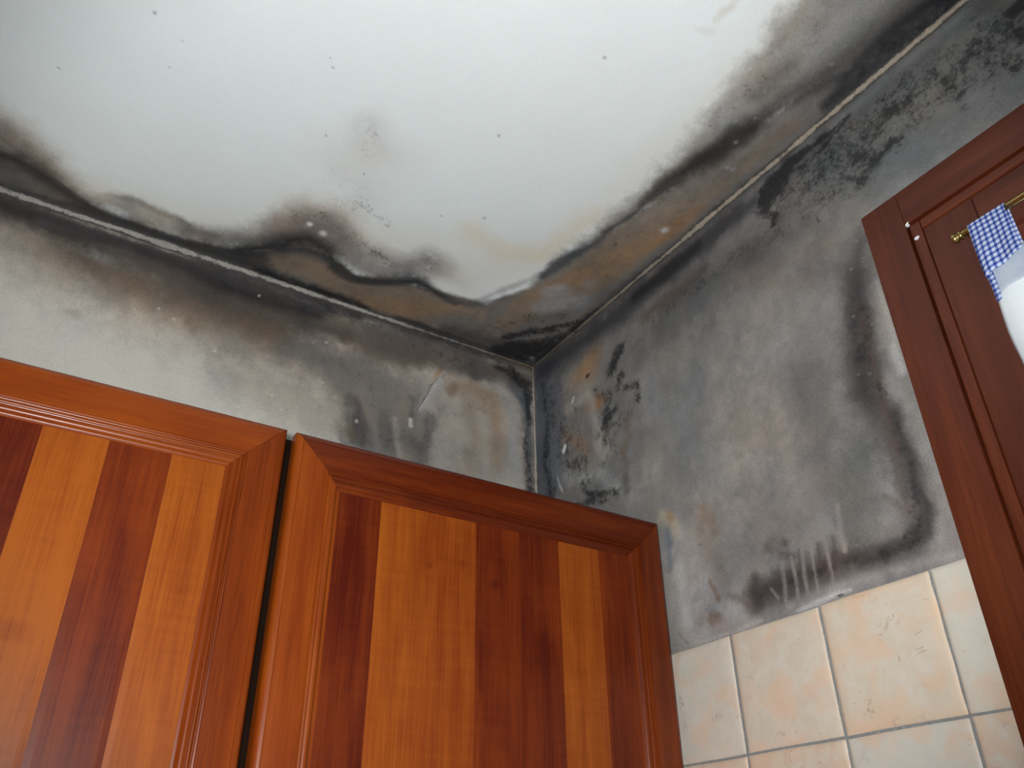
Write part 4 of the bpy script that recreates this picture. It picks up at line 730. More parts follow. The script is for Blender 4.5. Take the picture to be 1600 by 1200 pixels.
    ('w', (71, 64, 62), 0.6, 5.7, 2.9, 0.5, 0, [(-621,-606,2.9),(-619,-638,2.8)]),
    ('w', (70, 63, 61), 0.6, 5.6, 2.8, 0.5, 0, [(-645,-605,2.8),(-641,-637,3.7)]),
    ('w', (142, 140, 138), 0.55, 2.0, 1.8, 0.3, 0, [(-734,-417,1.5)]),
    ('w', (141, 138, 136), 0.55, 1.9, 1.8, 0.3, 0, [(-749,-424,1.2)]),
    ('w', (141, 139, 137), 0.55, 2.0, 1.8, 0.3, 0, [(-754,-411,0.9)]),
    ('w', (153, 150, 148), 0.55, 2.2, 2.0, 0.3, 0, [(-782,-233,1.4)]),
    ('w', (151, 148, 146), 0.55, 2.2, 2.0, 0.3, 0, [(-764,-267,1.5)]),
    ('w', (150, 148, 146), 0.55, 2.1, 1.9, 0.3, 0, [(-784,-263,1.3)]),
    ('w', (150, 147, 145), 0.55, 2.1, 1.9, 0.3, 0, [(-782,-268,1.2)]),
    ('w', (147, 144, 143), 0.55, 2.1, 1.9, 0.3, 0, [(-774,-314,1.5)]),
    ('w', (147, 144, 142), 0.55, 2.1, 1.9, 0.3, 0, [(-749,-336,1.6)]),
    ('w', (144, 141, 139), 0.55, 2.0, 1.8, 0.3, 0, [(-770,-362,1.2)]),
    ('w', (141, 139, 137), 0.55, 1.9, 1.8, 0.3, 0, [(-767,-401,1.2)]),
    ('w', (172, 169, 167), 0.55, 2.7, 2.4, 0.3, 0, [(-675,-48,1.6)]),
    ('w', (140, 137, 135), 0.55, 2.0, 1.8, 0.3, 0, [(-646,-562,0.9)]),
    ('w', (138, 136, 134), 0.55, 1.9, 1.7, 0.3, 0, [(-674,-551,0.9)]),
    ('w', (135, 132, 131), 0.55, 1.8, 1.6, 0.3, 0, [(-674,-625,1.1)]),
    ('w', (132, 129, 128), 0.55, 1.7, 1.6, 0.3, 0, [(-706,-636,1.0)]),
    ('w', (131, 129, 127), 0.55, 1.7, 1.5, 0.3, 0, [(-759,-580,1.0)]),
    ('w', (131, 129, 127), 0.55, 1.7, 1.5, 0.3, 0, [(-785,-546,1.5)]),
    ('w', (130, 128, 126), 0.55, 1.7, 1.5, 0.3, 0, [(-757,-601,2.0)]),
    ('w', (147, 144, 142), 0.55, 2.1, 1.9, 0.3, 0, [(-694,-380,0.9)]),
    ('w', (51, 47, 47), 0.9, 2.2, 1.5, 0.3, 0, [(-631,-674,1.1),(-637,-675,2.2),(-642,-676,1.1)]),
    ('m', 0, 0.37, 61.4, 24.6, 0.9, 0, [(-60,-105,47.7),(-98,-211,52.3),(-132,-308,45.1),(-218,-240,30.3),(-239,-376,38.6)]),
    ('m', 0, 0.4, 32.8, 11.5, 0.9, 0, [(-760,-318,18.8),(-747,-400,21.2),(-754,-461,16.4),(-766,-585,16.9),(-758,-636,17.0),(-714,-648,16.3),(-634,-639,12.6),(-530,-642,15.4)]),
    ('m', 0, 0.34, 86.0, 25.8, 0.9, 0, [(-345,-117,33.1),(-479,-113,36.7),(-624,-116,35.1),(-720,-139,31.2)]),
]

# ------------------------------------------------------------------ room shell
WY0, WY1, WZ0, WZ1 = -1.428, -0.860, 1.05, H - 0.272          # opening of the window in the right wall
G = 0.0025
stained_grid('ceiling', -1.60, 0, -1.50, 0, G,
             lambda u, v: np.stack([u, v, np.full_like(u, H)], 1), BASE['C'], OPS['C'], 11,
             [[(XL, YB), (0, YB), (0, -1.50), (XL, -1.50)], [(XL, -1.50), (-1.60, -1.50), (-1.60, 0), (XL, 0)]])
stained_grid('wall_left', -1.60, 0, -0.602, 0, G,
             lambda u, v: np.stack([u, np.zeros_like(u), H + v], 1), BASE['L'], OPS['L'], 23,
             [[(XL, -0.602), (-1.60, -0.602), (-1.60, 0), (XL, 0)], [(XL, -H), (0, -H), (0, -0.602), (XL, -0.602)]])
wr = stained_grid('wall_right', WY0, 0, -0.700, 0, G,
             lambda u, v: np.stack([np.zeros_like(u), u, H + v], 1), BASE['R'], OPS['R'], 37,
             [[(YB, -0.7), (WY0, -0.7), (WY0, 0), (YB, 0)], 
              [(YB, -H), (WY0, -H), (WY0, -0.7), (YB, -0.7)], [(WY0, -H), (WY1, -H), (WY1, WZ0 - H), (WY0, WZ0 - H)],
              [(WY1, -H), (0, -H), (0, -0.7), (WY1, -0.7)]],
             hole=(WY0 - 0.1, WY1 - 0.001, -0.71, -0.2715))
structure(box('floor', (XL, 0, YB, 0, -0.05, 0), M['floor']))
structure(mesh('wall_side', *boxgeo(XL - 0.1, XL, YB, 0, 0, H), M['paint']))
bk = []
bf = []
for b in ((XL, -2.1, YB - 0.1, YB, 0, H), (-0.6, 0, YB - 0.1, YB, 0, H), (-2.1, -0.6, YB - 0.1, YB, 2.25, H), (-2.1, -0.6, YB - 0.1, YB, 0, 0.25)):
    v, f = boxgeo(*b); n0 = len(bk); bk += v; bf += [tuple(i + n0 for i in q) for q in f]
structure(mesh('wall_back', bk, bf, M['paint']))

# beads of plaster along the three corners
def bead(name, along, radius, colf, seed, length):
    n = int(length / 0.004); k = 7
    t = np.linspace(0, length, n + 1)
    verts = []; cols = []; dens = []
    for i, s in enumerate(t):
        r = radius(s) * (1 + 0.5 * float(fbm(np.array([s]), np.array([0.3]), seed, 26)[0]) + 0.3 * float(fbm(np.array([s]), np.array([0.9]), seed + 4, 90)[0]))
        for j in range(k):
            a = j / (k - 1) * math.pi / 2
            # bulging fillet between the two faces, r out along each
            p, q = r * (1 - math.sin(a)) ** 0.85, r * (1 - math.cos(a)) ** 0.85
            verts.append(along(s, p, q))
            nz = float(fbm(np.array([s]), np.array([j * 0.003]), seed + 9, 70)[0])
            c, m = colf(s, j / (k - 1), nz); cols.append(c); dens.append(m)
    faces = [(i * k + j, i * k + j + 1, (i + 1) * k + j + 1, (i + 1) * k + j) for i in range(n) for j in range(k - 1)]
    o = mesh(name, verts, faces, M['plaster'], smooth=60)
    a = o.data.attributes.new('stain', 'FLOAT_COLOR', 'POINT')
    cc = np.hstack([lin(np.array(cols)), np.ones((len(cols), 1))])
    a.data.foreach_set('color', np.clip(cc, 0.004, 0.9).astype(np.float32).ravel())
    a = o.data.attributes.new('mould', 'FLOAT', 'POINT'); a.data.foreach_set('value', np.array(dens, np.float32))
    return structure(o)

def lerp(a, b, t):
    t = max(0.0, min(1.0, t)); return tuple(x + (y - x) * t for x, y in zip(a, b))
def edge_dirt(j, nz, a):
    e = abs(j - 0.5) * 2
    return max(0.0, 1.25 * a * e ** 1.5 + 0.7 * nz)
def col_left(s, j, nz):
    c = lerp((112, 98, 84), (116, 113, 110), (s - 0.08) / 0.06) if s < 0.14 else lerp((116, 113, 110), (158, 153, 146), (s - 0.26) / 0.10)
    return tuple(max(10, q * (1 + 0.3 * nz)) for q in c), edge_dirt(j, nz, 0.62) + (0.26 if s < 0.28 else 0.20)
def col_right(s, j, nz):
    c = lerp((92, 84, 76), (152, 141, 127), (s - 0.05) / 0.45)
    return tuple(max(10, q * (1 + 0.3 * nz)) for q in c), edge_dirt(j, nz, 0.58) + 0.22
def col_vert(s, j, nz):
    c = lerp((118, 108, 97), (162, 153, 140), s / 0.08)
    return tuple(max(10, q * (1 + 0.3 * nz)) for q in c), edge_dirt(j, nz, 0.5) + 0.18
bead('trim_1', lambda s, p, q: (-s, -p, H - q), lambda s: 0.0050 + 0.0045 * min(1, max(0, s - 0.1) / 0.6), col_left, 3, 1.60)
bead('trim_2', lambda s, p, q: (-p, -s, H - q), lambda s: 0.0040 + 0.0030 * min(1, s / 0.5), col_right, 5, 1.50)
bead('trim_3', lambda s, p, q: (-p, -q, H - s), lambda s: 0.0045, col_vert, 7, 0.60)

# ------------------------------------------------------------------ wall tiles (one tiling, laid in courses; top edge at z = H - 0.6785)
def tiling():
    random.seed(4)
    T = 0.150; top = H - 0.6785; g = 0.0011
    V, F, tint, edge = [], [], [], []
    pal = {(1, 0): (0.501, 0.447, 0.380), (2, 0): (0.506, 0.425, 0.344), (3, 0): (0.514, 0.438, 0.344), (4, 0): (0.506, 0.478, 0.411),
           (1, 1): (0.523, 0.384, 0.286), (2, 1): (0.523, 0.380, 0.290), (3, 1): (0.501, 0.478, 0.425), (4, 1): (0.519, 0.402, 0.318),
           (5, 1): (0.501, 0.465, 0.402)}
    warm = {(3, 0): 1.0, (2, 0): 0.5, (1, 1): 0.6, (2, 1): 0.5}
    bx = [-0.4552 + 0.15 * 4 - 0.15 * i for i in range(14)]
    for row in range(7):
        z1 = top - row * T; z0 = z1 - T
        for i in range(len(bx) - 1):
            ya, yb = bx[i] , bx[i] - T
            if ya > 0: ya = 0.0
            if ya - yb < 0.02 or ya <= yb: continue
            for y1, y0 in ([(ya, yb)] if (yb > WY1 or z1 < WZ0 + 0.02 or ya < WY0) else
                           ([(ya, WY1)] if ya > WY1 else []) + ([(WY0, yb)] if yb < WY0 else [])):
                if y1 - y0 < 0.005: continue
                idx = i - 2
                col = pal.get((idx, row))
                if col is None:
                    col = random.choice(((0.72, 0.635, 0.53), (0.73, 0.56, 0.43), (0.72, 0.67, 0.58)))
                hd = random.uniform(-0.0006, 0.0006)
                nn = 10
                n0 = len(V)
                gy, gz = g, g
                for a in range(nn + 1):
                    for b in range(nn + 1):
                        def ramp(t):   # rings: edge, bevel, bevel, field ... mirrored
                            s = [0, 0.012, 0.04, 0.12, 0.3, 0.5, 0.7, 0.88, 0.96, 0.988, 1]
                            return s[t]
                        fy, fz = ramp(a), ramp(b)
                        e = min(fy, 1 - fy, fz, 1 - fz)
                        h = 0.0010 + 0.0020 * min(1, (e / 0.03)) ** 0.5
                        wob = 0.0005 * math.sin(37 * (y0 + fy * T) + 91 * (z0 + fz * T) * 1.3)
                        V.append((-(h + hd), y0 + gy + fy * (y1 - y0 - 2 * gy) + (wob if a in (0, nn) else 0), z0 + gz + fz * (T - 2 * gz) + (wob if b in (0, nn) else 0)))
                        tint.append(col); edge.append(warm.get((idx, row), 0.15) * max(0, 1 - e / 0.14))
                k = nn + 1
                F += [(n0 + a * k + b, n0 + (a + 1) * k + b, n0 + (a + 1) * k + b + 1, n0 + a * k + b + 1) for a in range(nn) for b in range(nn)]
    o = mesh('wall_tiles', V, F, M['tile'], smooth=50)
    a = o.data.attributes.new('tint', 'FLOAT_COLOR', 'POINT')
    a.data.foreach_set('color', np.hstack([np.array(tint), np.ones((len(tint), 1))]).astype(np.float32).ravel())
    a = o.data.attributes.new('edge', 'FLOAT', 'POINT'); a.data.foreach_set('value', np.array(edge, np.float32))
    o['label'] = 'cream and peach marbled square tiles below the mouldy plaster'
    o.parent = wr
    gv, gf = [], []
    for (y0, y1, z0, z1) in ((WY1, 0, top - 7 * T, top), (-2.2, WY0, top - 7 * T, top), (WY0, WY1, top - 7 * T, WZ0)):
        v, f = boxgeo(-0.0012, -0.0002, y0, y1, z0, z1 - 0.001); n0 = len(gv); gv += v; gf += [tuple(i + n0 for i in q) for q in f]
    mesh('tile_grout', gv, gf, M['grout'], wr)
tiling()

# ------------------------------------------------------------------ wooden window in the right wall
def window():
    z = lambda d: H + d
    t = empty('window_1', (0, (WY0 + WY1) / 2, WZ0))
    structure(t, 'dark mahogany window set in the mouldy right wall', 'window')
    ya, yb = -0.805, -1.483                              # outer edges of the casing
    zt, zb = z(-0.217), WZ0 - 0.055
    P = []
    cw = 0.052
    def add(n, b, m, bev, ax):
        o = box(n, b, m, None, bev, ax); adopt(o, t); return o
    add('casing_stile', (-0.015, 0.0, ya - cw, ya, zb, zt), M['casing'], 0.0012, (2, 1))
    add('casing_stile', (-0.015, 0.0, yb, yb + cw, zb, zt), M['casing'], 0.0012, (2, 1))
    add('casing_rail', (-0.0148, 0.0, yb + cw + 0.0003, ya - cw - 0.0003, zt - 0.0525, zt), M['casing'], 0.0010, (1, 2))
    add('casing_rail', (-0.0148, 0.0, yb + cw + 0.0003, ya - cw - 0.0003, zb, zb + 0.052), M['casing'], 0.0010, (1, 2))
    # stop beads: a narrow rounded strip inside the casing, behind a dark joint
    y0, y1, z0, z1 = yb + cw + 0.0022, ya - cw - 0.0022, zb + 0.054, zt - 0.0548
    s = 0.0145
    add('stop_bead', (-0.0125, 0.05, y1 - s, y1, z0, z1), M['casing'], 0.003, (2, 1))
    add('stop_bead', (-0.0125, 0.05, y0, y0 + s, z0, z1), M['casing'], 0.003, (2, 1))
    add('stop_bead', (-0.0125, 0.05, y0 + s + 0.0002, y1 - s - 0.0002, z1 - s, z1), M['casing'], 0.003, (1, 2))
    add('stop_bead', (-0.0125, 0.05, y0 + s + 0.0002, y1 - s - 0.0002, z0, z0 + s), M['casing'], 0.003, (1, 2))
    # frame lining the opening (dark joint behind the beads)
    for b in ((0.004, 0.09, WY1 - 0.012, WY1 - 0.001, WZ0, WZ1), (0.004, 0.09, WY0 + 0.001, WY0 + 0.012, WZ0, WZ1),
              (0.004, 0.09, WY0 + 0.012, WY1 - 0.012, WZ1 - 0.012, WZ1 - 0.001), (0.004, 0.09, WY0 + 0.012, WY1 - 0.012, WZ0 + 0.001, WZ0 + 0.012)):
        add('frame_lining', b, M['gap'], 0, None)
    # sash
    q = 0.0012
    sy1, sy0 = y1 - s - q, y0 + s + q
    sz1, sz0 = z1 - s - q, z0 + s + q
    sw = 0.0625; rh = 0.066
    sx0, sx1 = -0.0120, 0.034
    add('sash_stile', (sx0, sx1, sy1 - sw, sy1, sz0, sz1), M['sash'], 0.0016, (2, 1))
    add('sash_stile', (sx0, sx1, sy0, sy0 + sw, sz0, sz1), M['sash'], 0.0016, (2, 1))
    add('sash_rail', (sx0 + 0.0004, sx1, sy0 + sw + 0.0004, sy1 - sw - 0.0004, sz1 - rh, sz1), M['casing'], 0.0016, (1, 2))
    add('sash_rail', (sx0 + 0.0004, sx1, sy0 + sw + 0.0004, sy1 - sw - 0.0004, sz0, sz0 + rh + 0.02), M['casing'], 0.0016, (1, 2))
    # sloping glazing beads round the pane
    gy1, gy0, gz1, gz0 = sy1 - sw, sy0 + sw, sz1 - rh, sz0 + rh + 0.02
    gb = 0.014
    def gbead(pts, ax):
        o = mesh('glazing_bead', pts, [(0, 1, 2, 3), (4, 7, 6, 5), (0, 4, 5, 1), (1, 5, 6, 2), (2, 6, 7, 3), (3, 7, 4, 0)], M['casing'],
                 uvs=[(p[ax], 0.3 + p[0] + p[3 - ax]) for p in pts]); adopt(o, t)
    xa, xb = sx0 + 0.006, 0.012
    gbead([(xa, gy1, gz0), (xb, gy1 - gb, gz0 + gb), (xb, gy1 - gb, gz1 - gb), (xa, gy1, gz1), (0.02, gy1, gz0), (0.02, gy1 - gb, gz0 + gb), (0.02, gy1 - gb, gz1 - gb), (0.02, gy1, gz1)], 2)
    gbead([(xa, gy0, gz0), (xb, gy0 + gb, gz0 + gb), (xb, gy0 + gb, gz1 - gb), (xa, gy0, gz1), (0.02, gy0, gz0), (0.02, gy0 + gb, gz0 + gb), (0.02, gy0 + gb, gz1 - gb), (0.02, gy0, gz1)], 2)
    gbead([(xa, gy0, gz1), (xb, gy0 + gb, gz1 - gb), (xb, gy1 - gb, gz1 - gb), (xa, gy1, gz1), (0.02, gy0, gz1), (0.02, gy0 + gb, gz1 - gb), (0.02, gy1 - gb, gz1 - gb), (0.02, gy1, gz1)], 1)
    gbead([(xa, gy0, gz0), (xb, gy0 + gb, gz0 + gb), (xb, gy1 - gb, gz0 + gb), (xa, gy1, gz0), (0.02, gy0, gz0), (0.02, gy0 + gb, gz0 + gb), (0.02, gy1 - gb, gz0 + gb), (0.02, gy1, gz0)], 1)
    add('pane', (0.014, 0.018, gy0 + 0.002, gy1 - 0.002, gz0 + 0.002, gz1 - 0.002), M['glass'], 0, None)
    # two small white flecks at the corner of the stop beads
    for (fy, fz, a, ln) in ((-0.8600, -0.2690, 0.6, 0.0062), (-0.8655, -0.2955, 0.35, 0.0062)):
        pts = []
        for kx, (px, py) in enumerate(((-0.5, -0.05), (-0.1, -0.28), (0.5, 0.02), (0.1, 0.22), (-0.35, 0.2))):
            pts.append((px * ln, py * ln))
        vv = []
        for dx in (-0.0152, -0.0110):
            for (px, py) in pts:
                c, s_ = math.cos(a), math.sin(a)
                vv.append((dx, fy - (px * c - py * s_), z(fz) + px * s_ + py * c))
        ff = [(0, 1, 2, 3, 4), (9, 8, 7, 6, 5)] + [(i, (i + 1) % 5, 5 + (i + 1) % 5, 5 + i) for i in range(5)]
        o = mesh('pale_fleck', vv, ff, M['white']); adopt(o, t); o['label'] = 'small white fleck'
    return sy1, sy0
SY1, SY0 = window()

# ------------------------------------------------------------------ brass curtain rod and curtain
RX, RZ = -0.037, H - 0.3460
def lathe(name, prof, axis_o, mat, seg=24, smooth=60):
    """prof: (along -y, radius)"""
    v = []; n = len(prof)
    for (a, r) in prof:
        for s in range(seg):
            t = 2 * math.pi * s / seg
            v.append((axis_o[0] + r * math.cos(t), axis_o[1] - a, axis_o[2] + r * math.sin(t)))
    f = [(i * seg + s, i * seg + (s + 1) % seg, (i + 1) * seg + (s + 1) % seg, (i + 1) * seg + s) for i in range(n - 1) for s in range(seg)]
    f += [tuple(range(seg)), tuple((n - 1) * seg + s for s in range(seg))[::-1]]
    return mesh(name, v, f, mat, smooth=smooth)
def rod():
    t = empty('curtain_rod', (RX, -1.15, RZ))
    t['label'] = 'thin brass curtain rod with ball ends mounted across the window sash'
    t['category'] = 'curtain rod'
    adopt(lathe('rod', [(0, 0.0032), (0.0005, 0.0036), (0.4475, 0.0036), (0.448, 0.0032)], (RX, -0.926, RZ), M['brass']), t)
    fin = [(0.0, 0.0006), (0.0008, 0.0022), (0.0024, 0.0042), (0.0045, 0.0052), (0.0068, 0.0046), (0.0086, 0.0030), (0.0096, 0.0027),
           (0.0104, 0.0040), (0.0120, 0.0046), (0.0134, 0.0040), (0.0142, 0.0030), (0.0170, 0.0032)]
    for y0, sg in ((-0.9115, 1), (-1.3885, -1)):
        adopt(lathe('finial', [(sg * a, r * 1.2) for a, r in fin], (RX, y0, RZ), M['brass']), t)
    for y in (-0.9285, -1.3715):
        v = []
        sg = 16
        for (x, r) in ((-0.0300, 0.0022), (-0.0145, 0.0022), (-0.0145, 0.0050), (-0.0121, 0.0054)):
            for s in range(sg):
                a = 2 * math.pi * s / sg
                v.append((x, y + r * math.cos(a), RZ - 0.0002 + r * math.sin(a)))
        # cup that carries the rod
        v = [(x if x != -0.0300 else RX + 0.0042, yy, zz) for (x, yy, zz) in v]
        f = [(i * sg + s, i * sg + (s + 1) % sg, (i + 1) * sg + (s + 1) % sg, (i + 1) * sg + s) for i in range(3) for s in range(sg)]
        f += [tuple(range(sg)), tuple(3 * sg + s for s in range(sg))[::-1]]
        adopt(mesh('bracket', v, f, M['brass'], smooth=50), t)
rod()

def solid(o, th):
    m = o.modifiers.new('thickness', 'SOLIDIFY'); m.thickness = th; m.offset = 0.0

def curtain():
    t = empty('curtain', (RX, -1.15, RZ))
    t['label'] = 'white cotton curtain with blue gingham tabs hanging on the brass rod'
    t['category'] = 'curtain'
    yl, yr = -0.9345, -1.375
    tabs = [-0.9555, -1.155, -1.3545]
    def gather(y, zz):            # soft vertical folds
        d = max(0.0, RZ - zz - 0.06)
        a = min(1, d / 0.10)
        return -0.0030 + 0.0075 * a * math.sin((y + 0.934) * 62 + 1.1) + 0.0035 * a * math.sin((y + 0.934) * 131 + 0.4)
    # tabs looped over the rod
    for yc in tabs:
        path = []
        for i in range(12): path.append((RX + 0.0052, RZ - 0.056 + i * 0.056 / 12))
        for i in range(13):
            a = i / 12 * math.pi; path.append((RX + 0.0052 * math.cos(a), RZ + 0.0052 * math.sin(a)))
        for i in range(1, 14): path.append((RX - 0.0052 - 0.003 * math.sin(i / 13 * 1.5), RZ - i * 0.062 / 13))
        W = 0.0420; nb = 14; v = []; uv = []; L = 0
        for i, (x, zz) in enumerate(path):
            if i: L += math.hypot(x - path[i - 1][0], zz - path[i - 1][1])
            for j in range(nb + 1):
                s = j / nb
                front = max(0, i - 25) / 12.0
                dz = 0.010 * front * (1 - s) - 0.006 * front * math.sin(s * math.pi) * 0  # lower at the left end
                y = yc + W / 2 - s * W - 0.002 * front * s
                v.append((x - 0.0018 * front * math.sin(s * 9), y, zz - dz))
                uv.append((L + 0.002 + 0.0006 * math.sin(s * 5), s * W + 0.001 * math.sin(L * 60)))
        k = nb + 1
        f = [(i * k + j, i * k + j + 1, (i + 1) * k + j + 1, (i + 1) * k + j) for i in range(len(path) - 1) for j in range(nb)]
        o = mesh('tab', v, f, M['gingham'], smooth=80, uvs=uv); adopt(o, t); solid(o, 0.0006); o['label'] = 'blue gingham tab'
    # white panel
    ny, nz = 110, 60
    zb = 1.16
    v, uv = [], []
    for i in range(ny + 1):
        y = yl + (yr - yl) * i / ny
        near = min(abs(y - c) for c in tabs)
        top = RZ - 0.052 - 0.016 * min(1, max(0, near - 0.021) / 0.075) ** 0.8 - (0.006 if y > -0.95 else 0) * (y + 0.95) / 0.0155
        for j in range(nz + 1):
            zz = top + (zb - top) * (j / nz) ** 1.15
            d = RZ - zz
            yy = y + 0.006 * math.sin(min(1.5, d * 2.2)) * (1 if i < 30 else 0.3) + 0.0016 * math.sin(d * 55) * (1 if i < 4 else 0.2)
            v.append((RX + gather(y, zz) - 0.0005, yy, zz)); uv.append((y, zz))
    k = nz + 1
    f = [(i * k + j, i * k + j + 1, (i + 1) * k + j + 1, (i + 1) * k + j) for i in range(ny) for j in range(nz)]
    o = mesh('panel', v, f, M['sheer'], smooth=80, uvs=uv); adopt(o, t); solid(o, 0.0005); o['label'] = 'white cotton panel'
    # pale bluish turned-over hem along the top of the panel
    v, uv = [], []
    n1, n2 = 110, 10
    for i in range(n1 + 1):
        y = yl - 0.0012 + (yr + 0.0012 - yl) * i / n1
        near = min(abs(y - c) for c in tabs)
        top = RZ - 0.0535 - 0.016 * min(1, max(0, near - 0.021) / 0.075) ** 0.8 - (0.006 if y > -0.95 else 0) * (y + 0.95) / 0.0155
        for j in range(n2 + 1):
            zz = top - 0.040 * j / n2
            d = RZ - zz
            yy = y + 0.006 * math.sin(min(1.5, d * 2.2)) + 0.0016 * math.sin(d * 55) * (1 if i < 3 else 0.2)
            v.append((RX + gather(y, zz) - 0.0016, yy, zz)); uv.append((y, zz))
    k = n2 + 1
    f = [(i * k + j, i * k + j + 1, (i + 1) * k + j + 1, (i + 1) * k + j) for i in range(n1) for j in range(n2)]
    o = mesh('hem', v, f, M['hem'], smooth=80, uvs=uv); adopt(o, t); solid(o, 0.0004); o['label'] = 'pale bluish hem'
    # narrow gingham border down the side edge, and the bluish inner hem beside it
    v, uv = [], []
    n = 16
    for j in range(n + 1):
        d = j / n * 0.052
        zz = RZ - 0.050 - d
        wd = 0.0085 * (1 - 0.25 * j / n)
        for s in range(5):
            y = yl + 0.0004 - wd * s / 4
            v.append((RX + gather(y, zz) - 0.0022, y + 0.006 * math.sin(min(1.5, (RZ - zz) * 2.2)) + 0.0016 * math.sin((RZ - zz) * 55), zz))
            uv.append((d, wd * s / 4))
    f = [(j * 5 + s, j * 5 + s + 1, (j + 1) * 5 + s + 1, (j + 1) * 5 + s) for j in range(n) for s in range(4)]
    o = mesh('border', v, f, M['gingham'], smooth=80, uvs=uv); adopt(o, t); solid(o, 0.0005); o['label'] = 'blue gingham border'
curtain()

# ------------------------------------------------------------------ wall cabinets
YF = -0.3568                   # front face of the doors
PROF = [(0.0, -0.020), (0.0, -0.0075), (0.0006, -0.0050), (0.0020, -0.0028), (0.0042, -0.0013), (0.0072, -0.0004), (0.0088, -0.0002),
        (0.0093, -0.0009), (0.0098, -0.0001), (0.0110, 0.0),
        (0.0434, 0.0), (0.0438, -0.0014), (0.0456, -0.0019), (0.0460, -0.0036), (0.0470, -0.0040), (0.0478, -0.0032), (0.0490, -0.0026),
        (0.0502, -0.0027), (0.0510, -0.0034), (0.0513, -0.0050), (0.0520, -0.0053), (0.0530, -0.0047), (0.0546, -0.0043), (0.0562, -0.0046),
        (0.0578, -0.0056), (0.0590, -0.0069), (0.0597, -0.0082), (0.0606, -0.0087), (0.0640, -0.0089), (0.0640, -0.020)]
def door(parent, x0, x1, z0, z1, planks, knots, tones):
    pz0, pz1, px0, px1 = z0 + 0.0632, z1 - 0.0632, x0 + 0.0632, x1 - 0.0632
    # planked panel (the door's own mesh); one step of tone per plank, figure in the material
    V, F, UV, tone, knot = [], [], [], [], []
    for n, (a, b, tn) in enumerate(planks):
        a = max(a, px0 - 0.002); b = min(b, px1 + 0.002)
        if b - a < 0.002: continue
        off = random.random() * 9
        nx, nz = max(2, int((b - a) / 0.006)), int((pz1 - pz0) / 0.006)
        n0 = len(V)
        for i in range(nx + 1):
            x = a + (b - a) * i / nx
            for j in range(nz + 1):
                zz = pz0 - 0.002 + (pz1 - pz0 + 0.004) * j / nz
                e = 0.00025 if i in (0, nx) else 0.0
                V.append((x, YF + 0.0090 + e, zz)); UV.append((zz + off, x + off * 1.7)); tone.append(tn)
                kk = 0
                for (kx, kz, rx, rz, am) in knots:
                    kk += am * math.exp(-((x - kx) / rx) ** 2 - ((zz - kz) / rz) ** 2)
                knot.append(kk)
        k = nz + 1
        F += [(n0 + i * k + j, n0 + (i + 1) * k + j, n0 + (i + 1) * k + j + 1, n0 + i * k + j + 1) for i in range(nx) for j in range(nz)]
    nb = len(V)                                             # back of the panel
    v, f = boxgeo(px0 - 0.002, px1 + 0.002, YF + 0.0100, YF + 0.0180, pz0 - 0.002, pz1 + 0.002)
    V += v; F += [tuple(i + nb for i in q) for q in f]; UV += [(p[2], p[0]) for p in v]; tone += [0.3] * 8; knot += [0] * 8
    d = mesh('door', V, F, M['panel'], uvs=UV); adopt(d, parent)
    a = d.data.attributes.new('tone', 'FLOAT', 'POINT'); a.data.foreach_set('value', np.array(tone, np.float32))
    a = d.data.attributes.new('knot', 'FLOAT', 'POINT'); a.data.foreach_set('value', np.array(knot, np.float32))
    n = len(PROF); e = 0.00025
    for side in ('top', 'bottom', 'left', 'right'):
        v, uv = [], []; off = random.random() * 11
        for (i, dp) in PROF:
            y = YF - dp
            if side == 'top': ends = [(x0 + i + e, y, z1 - i), (x1 - i - e, y, z1 - i)]
            elif side == 'bottom': ends = [(x0 + i + e, y, z0 + i), (x1 - i - e, y, z0 + i)]
            elif side == 'left': ends = [(x0 + i, y, z0 + i + e), (x0 + i, y, z1 - i - e)]
            else: ends = [(x1 - i, y, z0 + i + e), (x1 - i, y, z1 - i - e)]
            for p in ends:
                v.append(p); uv.append(((p[0] if side in ('top', 'bottom') else p[2]) + off, i - dp * 0.6 + off * 0.3))
        f = [(2 * j, 2 * j + 1, 2 * ((j + 1) % n) + 1, 2 * ((j + 1) % n)) for j in range(n)]
        f += [tuple(2 * j for j in range(n))[::-1], tuple(2 * j + 1 for j in range(n))]
        o = mesh('door_rail' if side in ('top', 'bottom') else 'door_stile', v, f, M['door'], smooth=38, uvs=uv)
        o.parent = d
        a = o.data.attributes.new('tone', 'FLOAT', 'POINT'); a.data.foreach_set('value', np.full(len(o.data.vertices), tones[side], np.float32))
    return d

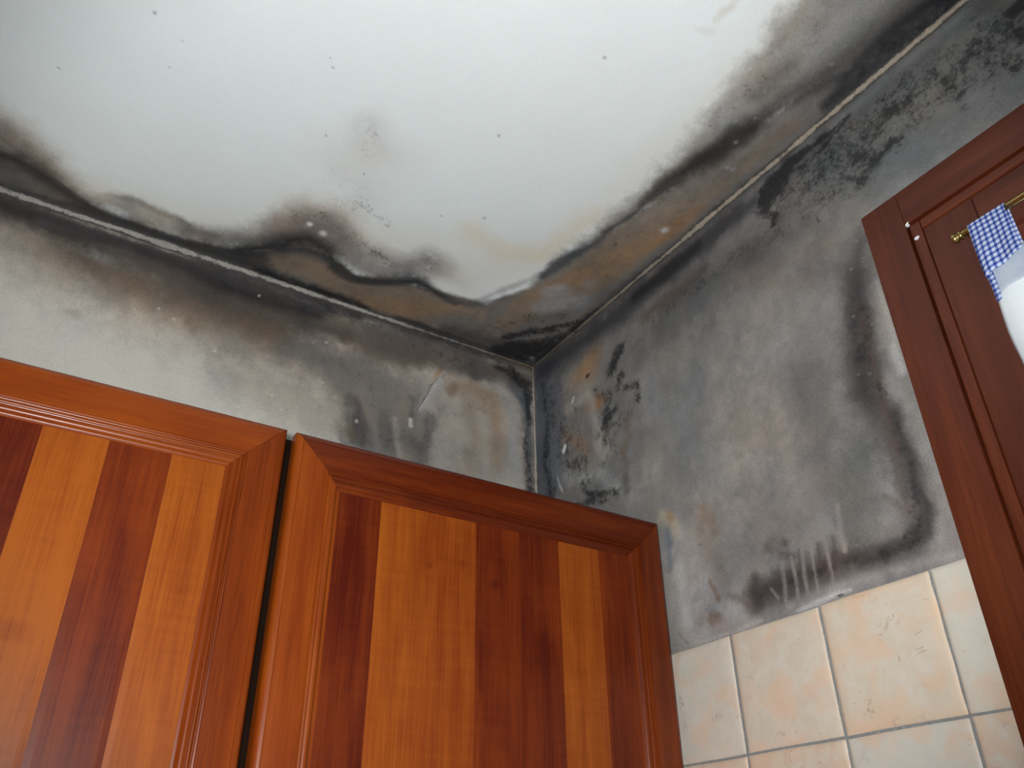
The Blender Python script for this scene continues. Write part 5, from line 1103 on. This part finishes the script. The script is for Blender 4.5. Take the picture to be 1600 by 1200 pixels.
def cabinet(label, x0, x1, planks, knots, dx0, dx1, tones):
    z1 = H - 0.4868; z0 = z1 - 0.72
    t = empty('wall_cabinet', ((x0 + x1) / 2, -0.17, z0))
    t['label'] = label; t['category'] = 'cabinet'; t['group'] = 'kitchen wall cabinets'
    th = 0.018; yb, yf = -0.002, YF + 0.022
    v, f = [], []
    for b in ((x0, x0 + th, yf, yb, z0, z1 - 0.004), (x1 - th, x1, yf, yb, z0, z1 - 0.004),
              (x0 + th, x1 - th, yf, yb, z1 - 0.022, z1 - 0.004), (x0 + th, x1 - th, yf, yb, z0, z0 + th),
              (x0 + th, x1 - th, yb - 0.008, yb, z0 + th, z1 - 0.022), (x0 + th, x1 - th, yf + 0.02, yb - 0.009, z0 + 0.34, z0 + 0.358)):
        q, g = boxgeo(*b); n0 = len(v); v += q; f += [tuple(i + n0 for i in h) for h in g]
    o = mesh('carcass', v, f, M['carcass'], uvs=[(p[2], p[0] + p[1]) for p in v]); adopt(o, t)
    door(t, dx0, dx1, z0, z1, planks, knots, tones)

random.seed(12)
cabinet('reddish-brown wooden wall cabinet in the corner, its door edge beside the beige tiles', -0.5966, -0.0150,
        [(-0.60, -0.4707, 0.20), (-0.4707, -0.4051, 0.74), (-0.4051, -0.3335, 0.64), (-0.3335, -0.2659, 0.33), (-0.2659, -0.2010, 0.24),
         (-0.2010, -0.1315, 0.78), (-0.1315, 0, 0.27)],
        [(-0.228, H - 0.705, 0.022, 0.035, 0.22), (-0.40, H - 0.62, 0.005, 0.004, 0.25), (-0.352, H - 0.612, 0.004, 0.004, 0.25), (-0.305, H - 0.63, 0.005, 0.005, 0.3)], -0.5915, -0.0155, {'top': 0.12, 'bottom': 0.4, 'left': 0.56, 'right': 0.34})
cabinet('reddish-brown wooden wall cabinet at the left edge, bright glints along its door moulding', -1.1800, -0.5970,
        [(-1.2, -1.05, 0.7), (-1.05, -0.98, 0.3), (-0.98, -0.922, 0.66), (-0.922, -0.8569, 0.22), (-0.8569, -0.7913, 0.76), (-0.7913, -0.7259, 0.32), (-0.7259, -0.60, 0.72)],
        [(-0.83, H - 0.76, 0.02, 0.01, 0.25), (-0.69, H - 0.70, 0.01, 0.004, 0.1)], -1.1800, -0.6025, {'top': 0.55, 'bottom': 0.4, 'left': 0.5, 'right': 0.46})
